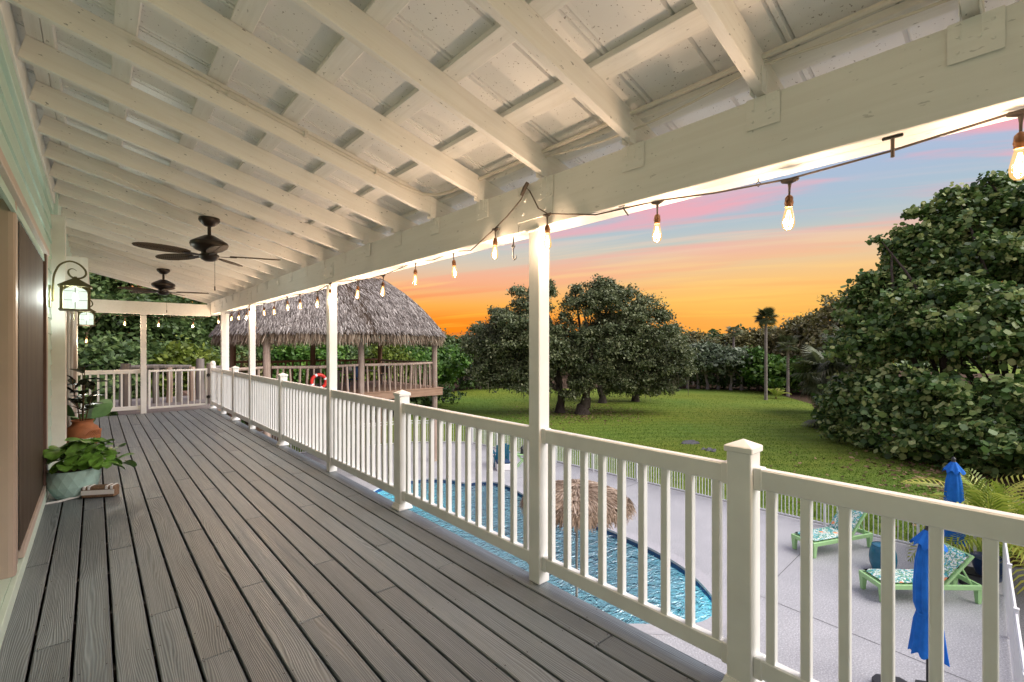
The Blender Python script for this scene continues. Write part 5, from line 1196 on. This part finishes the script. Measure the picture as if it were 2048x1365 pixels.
moss('grey moss hanging under the left live oak', [(22.0, 26.4, -1.0, .7, 110, .7), (23.6, 25.2, -1.3, .6, 110, .8), (25.6, 24.0, -1.2, .4, 70, 1.2)], 1)
moss('grey moss curtains hanging under the tallest live oak', [(32.0, 18.4, -.9, .5, 150, 1.1), (30.6, 19.6, -.9, .5, 70, .8), (27.0, 22.6, -1.4, .4, 90, 1.0)], 2)
moss('brownish moss hanging low from the oak behind', [(34.6, 25.2, -2.0, .7, 200, .9), (36.4, 24.0, -2.2, .6, 120, 1.0)], 3)
# ---- wood edge around the lawn
FAR = [(35.8, 53.8, 2.9, 2.3, 'dark_leaf'), (39.2, 53.5, 2.6, 2.5, 'olive_leaf'), (40.0, 50.0, 3.1, 2.0, 'dark_leaf'), (29.6, 43.2, 1.1, 2.4, 'green_leaf'), (33.1, 42.8, 1.4, 2.3, 'dark_leaf'), (37.9, 43.9, 1.6, 2.5, 'dark_leaf'), (41.6, 43.3, 1.6, 2.6, 'dark_leaf'), (57.0, 32.2, 2.6, 2.6, 'olive_leaf'), (57.1, 29.5, 2.8, 2.6, 'olive_leaf'), (63.0, 29.7, 3.4, 2.3, 'dark_leaf'), (63.0, 27.0, 3.0, 2.4, 'olive_leaf'), (66.8, 26.3, 3.3, 2.5, 'olive_leaf'), (52.7, 25.4, 1.3, 2.4, 'grey_leaf'), (53.7, 23.2, 1.0, 2.0, 'grey_leaf'), (51.9, 27.4, 1.0, 2.0, 'grey_leaf'), (66.9, 23.5, 3.9, 2.6, 'olive_leaf'), (64.7, 20.1, 4.6, 2.6, 'olive_leaf'), (62.4, 16.8, 5.6, 2.6, 'olive_leaf'), (59.7, 13.8, 6.6, 2.8, 'olive_leaf'), (56.4, 11.4, 6.6, 2.3, 'olive_leaf'), (54.9, 20.8, 0.8, 2.1, 'green_leaf'), (54.8, 18.2, -0.1, 2.3, 'green_leaf'), (59.4, 16.7, 1.6, 2.2, 'olive_leaf'), (54.6, 13.0, 3.1, 2.2, 'olive_leaf'), (55.0, 10.0, 3.9, 1.9, 'dark_leaf')]
LEFT = [(-0.4, 31.2, 5.7, 2.0, 'dark_leaf'), (0.9, 32.6, 6.3, 2.3, 'dark_leaf'), (2.5, 32.6, 6.0, 2.2, 'dark_leaf'), (4.4, 33.6, 5.4, 2.2, 'dark_leaf'), (6.2, 36.0, 4.5, 2.0, 'dark_leaf'), (2.6, 25.8, 1.0, 0.8, 'lime_leaf'), (3.8, 27.4, 1.0, 0.9, 'lime_leaf'), (0.6, 26.3, 1.3, 1.3, 'dark_leaf'), (1.8, 27.9, 1.5, 1.2, 'dark_leaf'), (8.9, 40.3, 3.5, 2.3, 'olive_leaf'), (11.2, 40.9, 3.2, 2.4, 'dark_leaf'), (14.0, 41.0, 3.1, 2.6, 'dark_leaf'), (17.1, 41.0, 2.9, 2.7, 'dark_leaf'), (20.3, 40.8, 2.8, 2.6, 'dark_leaf'), (23.6, 40.5, 2.5, 2.4, 'dark_leaf'), (6.9, 34.0, 0.6, 1.3, 'olive_leaf'), (9.9, 32.7, 1.4, 1.5, 'green_leaf'), (11.6, 32.5, 1.6, 1.5, 'green_leaf'), (13.6, 32.1, 1.2, 1.4, 'dark_leaf'), (15.3, 30.6, 1.5, 1.5, 'lime_leaf'), (17.4, 31.3, 1.1, 1.5, 'green_leaf'), (20.4, 32.8, 1.0, 1.6, 'green_leaf')]
words = {'dark_leaf': 'dark green', 'olive_leaf': 'olive brown', 'green_leaf': 'fresh green', 'grey_leaf': 'grey green', 'lime_leaf': 'yellow green'}
FARLAB = ['first dark tree right of the thatched hut on the skyline', 'olive tree on the low skyline left of the oaks', 'dark skyline tree close left of the oak crown', 'rounded fresh green tree at the lawn edge beside the hut', 'dark tree at the lawn edge left of the oaks', 'dark tree behind the left oak', 'dark tree behind the nearest column',
          'olive tree just right of the oak group skyline', 'olive skyline tree second right of the oaks', 'dark pointed skyline tree in the dip of the tree line', 'olive skyline tree left of the tall palm', 'olive skyline tree nearest left of the tall palm head', 'grey green tree with pale trunks at the lawn edge', 'small grey green tree with a forked white trunk left of the tall palm', 'grey green tree at the lawn edge close to the oaks',
          'olive tree behind the tall palm', 'olive tree behind the shorter palm trunk', 'olive tree rising right of the shorter palm trunk', 'tall olive tree left of the sea grape', 'tallest olive tree against the sea grape edge', 'fresh green bush at the foot of the tall palm, left side', 'rounded fresh green bush between the two palm trunks', 'olive tree right of the two palm trunks', 'olive tree over the cabbage palms', 'dark tree hidden deep behind the sea grape']
for i, (x, y, zt_, r, mt) in enumerate(FAR):
    low = r * 2.0 > (zt_ - G); z0 = G + (.3 if mt == 'green_leaf' else 1.0)
    tree('woodland_tree', FARLAB[i], (x, y, G), auto_blobs(x, y, z0, zt_, r * 1.25, 100 + i), MAT[mt], MAT['pale_bark' if mt in ('grey_leaf', 'olive_leaf') else 'bark'], .14, 300, 17, .62, .22, 200 + i, group='trees along the far lawn edge', inner=.35,
         trunks=[(x, y), (x + .9, y - .8)] if mt == 'grey_leaf' else None, lump=.22)
LLAB = ['dark tree beyond the porch end, far left behind the lanterns', 'tall dark tree beyond the porch end behind the end column', 'dark tree beyond the gate', 'dark tree between the gate and the hut thatch', 'dark tree behind the farthest columns', 'yellow green bush catching light above the walkway rail', 'second yellow green bush right of the walkway pile', 'dark bush behind the far porch railing', 'dark bush behind the end column and gate',
        'olive tree seen below the left thatch edge', 'dark tree behind the hut, left part', 'dark tree behind the hut posts', 'dark tree behind the hut, middle', 'dark tree behind the hut, right of its middle', 'dark tree behind the right end of the hut',
        'low olive bush left of the hut', 'bright green bush behind the left hut bay', 'bright green bush behind the second column', 'dark bush behind the hut middle post', 'yellow green bush behind the right hut bay', 'bright green bush at the right hut bay edge', 'rounded green bush at the lawn edge right of the hut post']
for i, (x, y, zt_, r, mt) in enumerate(LEFT):
    near = math.hypot(x, y) < 36
    tree('woodland_tree' if zt_ > 2.2 else 'woodland_bush', LLAB[i], (x, y, G), auto_blobs(x, y, G + .3, zt_, r * 1.25, 300 + i), MAT[mt], MAT['bark'], .12, 640 if near else 420, 22 if near else 18, .5, .125 if near else .19, 400 + i, cat='tree' if zt_ > 2.2 else 'bush', group='trees and bushes behind the hut and porch end', inner=.35, lump=.2)
# dense wood behind everything and the dark undergrowth below it
r_ = np.random.default_rng(77); bl = []
for k in range(60):
    u = k / 59; a = R(-14 + 112 * u); D = r_.uniform(74, 96); tall = 1.0 if u > .32 else 2.2; bl.append((D * math.sin(a), D * math.cos(a), G + r_.uniform(1.5, 3.6) * tall, 4.5, 4.5, r_.uniform(2.6, 3.8) * tall))
V, ti = foliage(bl, 2600, 14, 1.1, .42, 78, zmin=G + .05)
tag(put('distant_wood', fast_mesh('distant_wood', V, 4, MAT['dark_leaf'], ti * .8)), 'dark distant wood closing the view behind the lawn trees', 'wood', kind='stuff')
bl = []
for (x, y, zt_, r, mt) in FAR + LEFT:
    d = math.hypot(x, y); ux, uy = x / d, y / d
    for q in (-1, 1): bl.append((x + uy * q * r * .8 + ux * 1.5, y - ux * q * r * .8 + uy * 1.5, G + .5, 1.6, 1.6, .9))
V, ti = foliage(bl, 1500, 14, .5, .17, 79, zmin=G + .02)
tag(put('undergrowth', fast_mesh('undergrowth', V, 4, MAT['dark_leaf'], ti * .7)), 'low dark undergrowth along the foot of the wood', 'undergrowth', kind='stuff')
wf = sheet_obj('woodland_floor', [(37, 10), (42, 8.5), (60, 10), (120, 0), (130, 130), (0, 130), (-30, 60), (-30, 24.5), (3, 25), (13, 27), (18, 33), (27, 42), (34, 44), (44, 34), (52, 27), (56, 20), (50, 16), (46, 13)], G - .008, MAT['mulch']); tag(wf, kind='structure')
ml = sheet_obj('mulch_bed', smooth_ring([(30.6, 6.6), (28.2, 4.2), (26.0, 2.4), (23.4, 1.3), (19.5, .2), (17.5, -2.5), (24, -9), (40, -10), (44, 2), (38, 7.5)]), G - .008, MAT['mulch']); tag(ml, kind='structure')
# ---- palms
def fan_leaf(r, n_=22, seed=0):
    m = []
    for k in range(n_):
        a = R(-125 + 250 * k / (n_ - 1)); d = Vector((math.cos(a), math.sin(a), 0)); e = d * r * (1 - .25 * (abs(a) / 2.2) ** 2); e.z = -.22 * r - .1 * r * abs(math.sin(a)); mid = d * r * .55; w = Vector((-d.y, d.x, 0)) * .035 * r * 1.6
        m += [Vector((0, 0, 0)), mid - w, e, mid + w]
    s_ = Vector((0, .02, 0)); m += [Vector((-r * .95, 0, .0)) - s_, Vector((-r * .95, 0, 0)) + s_, s_, -s_]
    return np.array([tuple(p + Vector((r * .95, 0, 0))) for p in m])
def cabbage_palm(label, base, h, tr, r, n_, seed, lean=0.0, skirt=False):
    t = thing('cabbage_palm', label, 'palm', base, 0, 'cabbage palms'); rr = random.Random(seed); P = [(lean * u * u * h, 0, -.05 + (h + .05) * u) for u in (0, .1, .3, .6, .85, 1)]
    MB().tube(P, [tr * 1.25, tr * 1.05, tr, tr * .92, tr * .95, tr * 1.1], 9).build('trunk', MAT['palm_bark'], t, smooth=True)
    ms = [fast_mesh('frond', fan_leaf(r, 22, k), 4, MAT['palm_leaf'], np.clip(np.random.default_rng(seed + k).normal(.25 + .2 * k, .12, 23), 0, 1)) for k in range(3)]
    for k in range(n_):
        a = k * 2.399; el = rr.uniform(-.75, 1.3) if not skirt else rr.uniform(-1.4, 1.2); put('frond', rr.choice(ms), t, P[-1], Euler((rr.uniform(-.4, .4), -el, a), 'XYZ'), rr.uniform(.8, 1.1))
cabbage_palm('tall slender cabbage palm standing in the lawn against the sunset', (46.46, 16.86, G), 7.6, .13, .6, 54, 1, -.002)
cabbage_palm('second bare palm trunk right of the tall palm, head lost in the trees', (51.31, 16.58, G), 5.0, .14, .7, 24, 2)
cabbage_palm('broad shaggy cabbage palm at the lawn edge left of the sea grape', (40.6, 10.6, G), 2.9, .25, 1.35, 46, 3, 0, True)
cabbage_palm('shaggy cabbage palm close behind the sea grape edge', (38.2, 8.4, G), 4.2, .25, 1.35, 46, 4, 0, True)
cabbage_palm('low fan palm clump at the foot of the sea grape', (33.0, 8.2, G), .5, .2, 1.0, 24, 5)
for k, (x, y, h, lab) in enumerate(((54.0, 30.5, 7.4, 'small palm head on the skyline right of the oaks'), (57.5, 24.5, 7.2, 'small palm head on the skyline left of the tall palm'), (36.5, 54.0, 6.4, 'small palm silhouette on the skyline right of the hut'), (39.0, 52.5, 6.0, 'second small palm silhouette close left of the oaks'))): cabbage_palm(lab, (x, y, G), h - .5, .13, .6, 22, 10 + k)
yp = thing('young_palm', 'small yellow green palm sprouting beside the tall palm trunk', 'palm', (48.2, 16.6, G)); palm_fronds(yp, 12, 1.3, .1, MAT['areca_leaf'], 33, (-.1, .7), .07, .3); MB().lathe([(.08, 0), (.06, .15)], 8).build('trunk', MAT['stem'], yp)

# ---- blades and litter on the ground
r_ = np.random.default_rng(12); n_ = 150000; a = R(41.6) + r_.uniform(-.62, .87, n_); D = 15.5 + 36 * r_.uniform(0, 1, n_) ** 1.6
P = np.stack([D * np.sin(a), D * np.cos(a), np.full(n_, G - .014)], -1)
ok = (P[:, 0] > 15.7) & ~((P[:, 0] > 26.5) & (P[:, 1] < 2.2)) & (P[:, 1] > -6); P = P[ok]; n_ = len(P)
hh = r_.uniform(.03, .085, (n_, 1)); w = r_.normal(size=(n_, 3)) * np.array([.012, .012, 0]); tip = P + r_.normal(size=(n_, 3)) * np.array([.02, .02, 0]) + hh * np.array([0, 0, 1.0])
pat = .5 + .28 * np.sin(P[:, 0] * .55 + 2 * np.sin(P[:, 1] * .3)) * np.sin(P[:, 1] * .47 + 1.0)
tag(put('grass_blades', fast_mesh('grass_blades', np.stack([P - w, P + w, tip], 1).reshape(-1, 3), 3, MAT['grass'], np.clip(pat + r_.normal(0, .12, n_), 0, 1))), 'short green grass blades over the mown lawn', 'grass', kind='stuff')
def litter(name, label, cx, cy, sx, sy, n_, seed, size=.06):
    r_ = np.random.default_rng(seed); P = np.stack([r_.normal(cx, sx, n_), r_.normal(cy, sy, n_), np.full(n_, G + .012)], -1); P = P[P[:, 0] > 15.8]; n_ = len(P)
    nm = np.array([0, 0, 1.0]) + r_.normal(0, .35, (n_, 3)); ax = np.cross(nm, r_.normal(size=(n_, 3))); ax /= np.linalg.norm(ax, axis=1, keepdims=True); bx = np.cross(nm, ax); s = size * r_.uniform(.5, 1.4, (n_, 1))
    tag(put(name, fast_mesh(name, np.stack([P - ax * s, P - bx * s * .6, P + ax * s, P + bx * s * .6], 1).reshape(-1, 3), 4, MAT['litter'], r_.uniform(0, 1, n_))), label, 'fallen leaves', kind='stuff')
litter('fallen_leaves', 'brown fallen leaves under the sea grape tree', 25.5, -.5, 4.0, 2.4, 5000, 51, .09)
litter('fallen_leaves', 'scattered fallen leaves around the oak trunks', 26.8, 22.8, 2.6, 2.2, 1600, 52, .07)
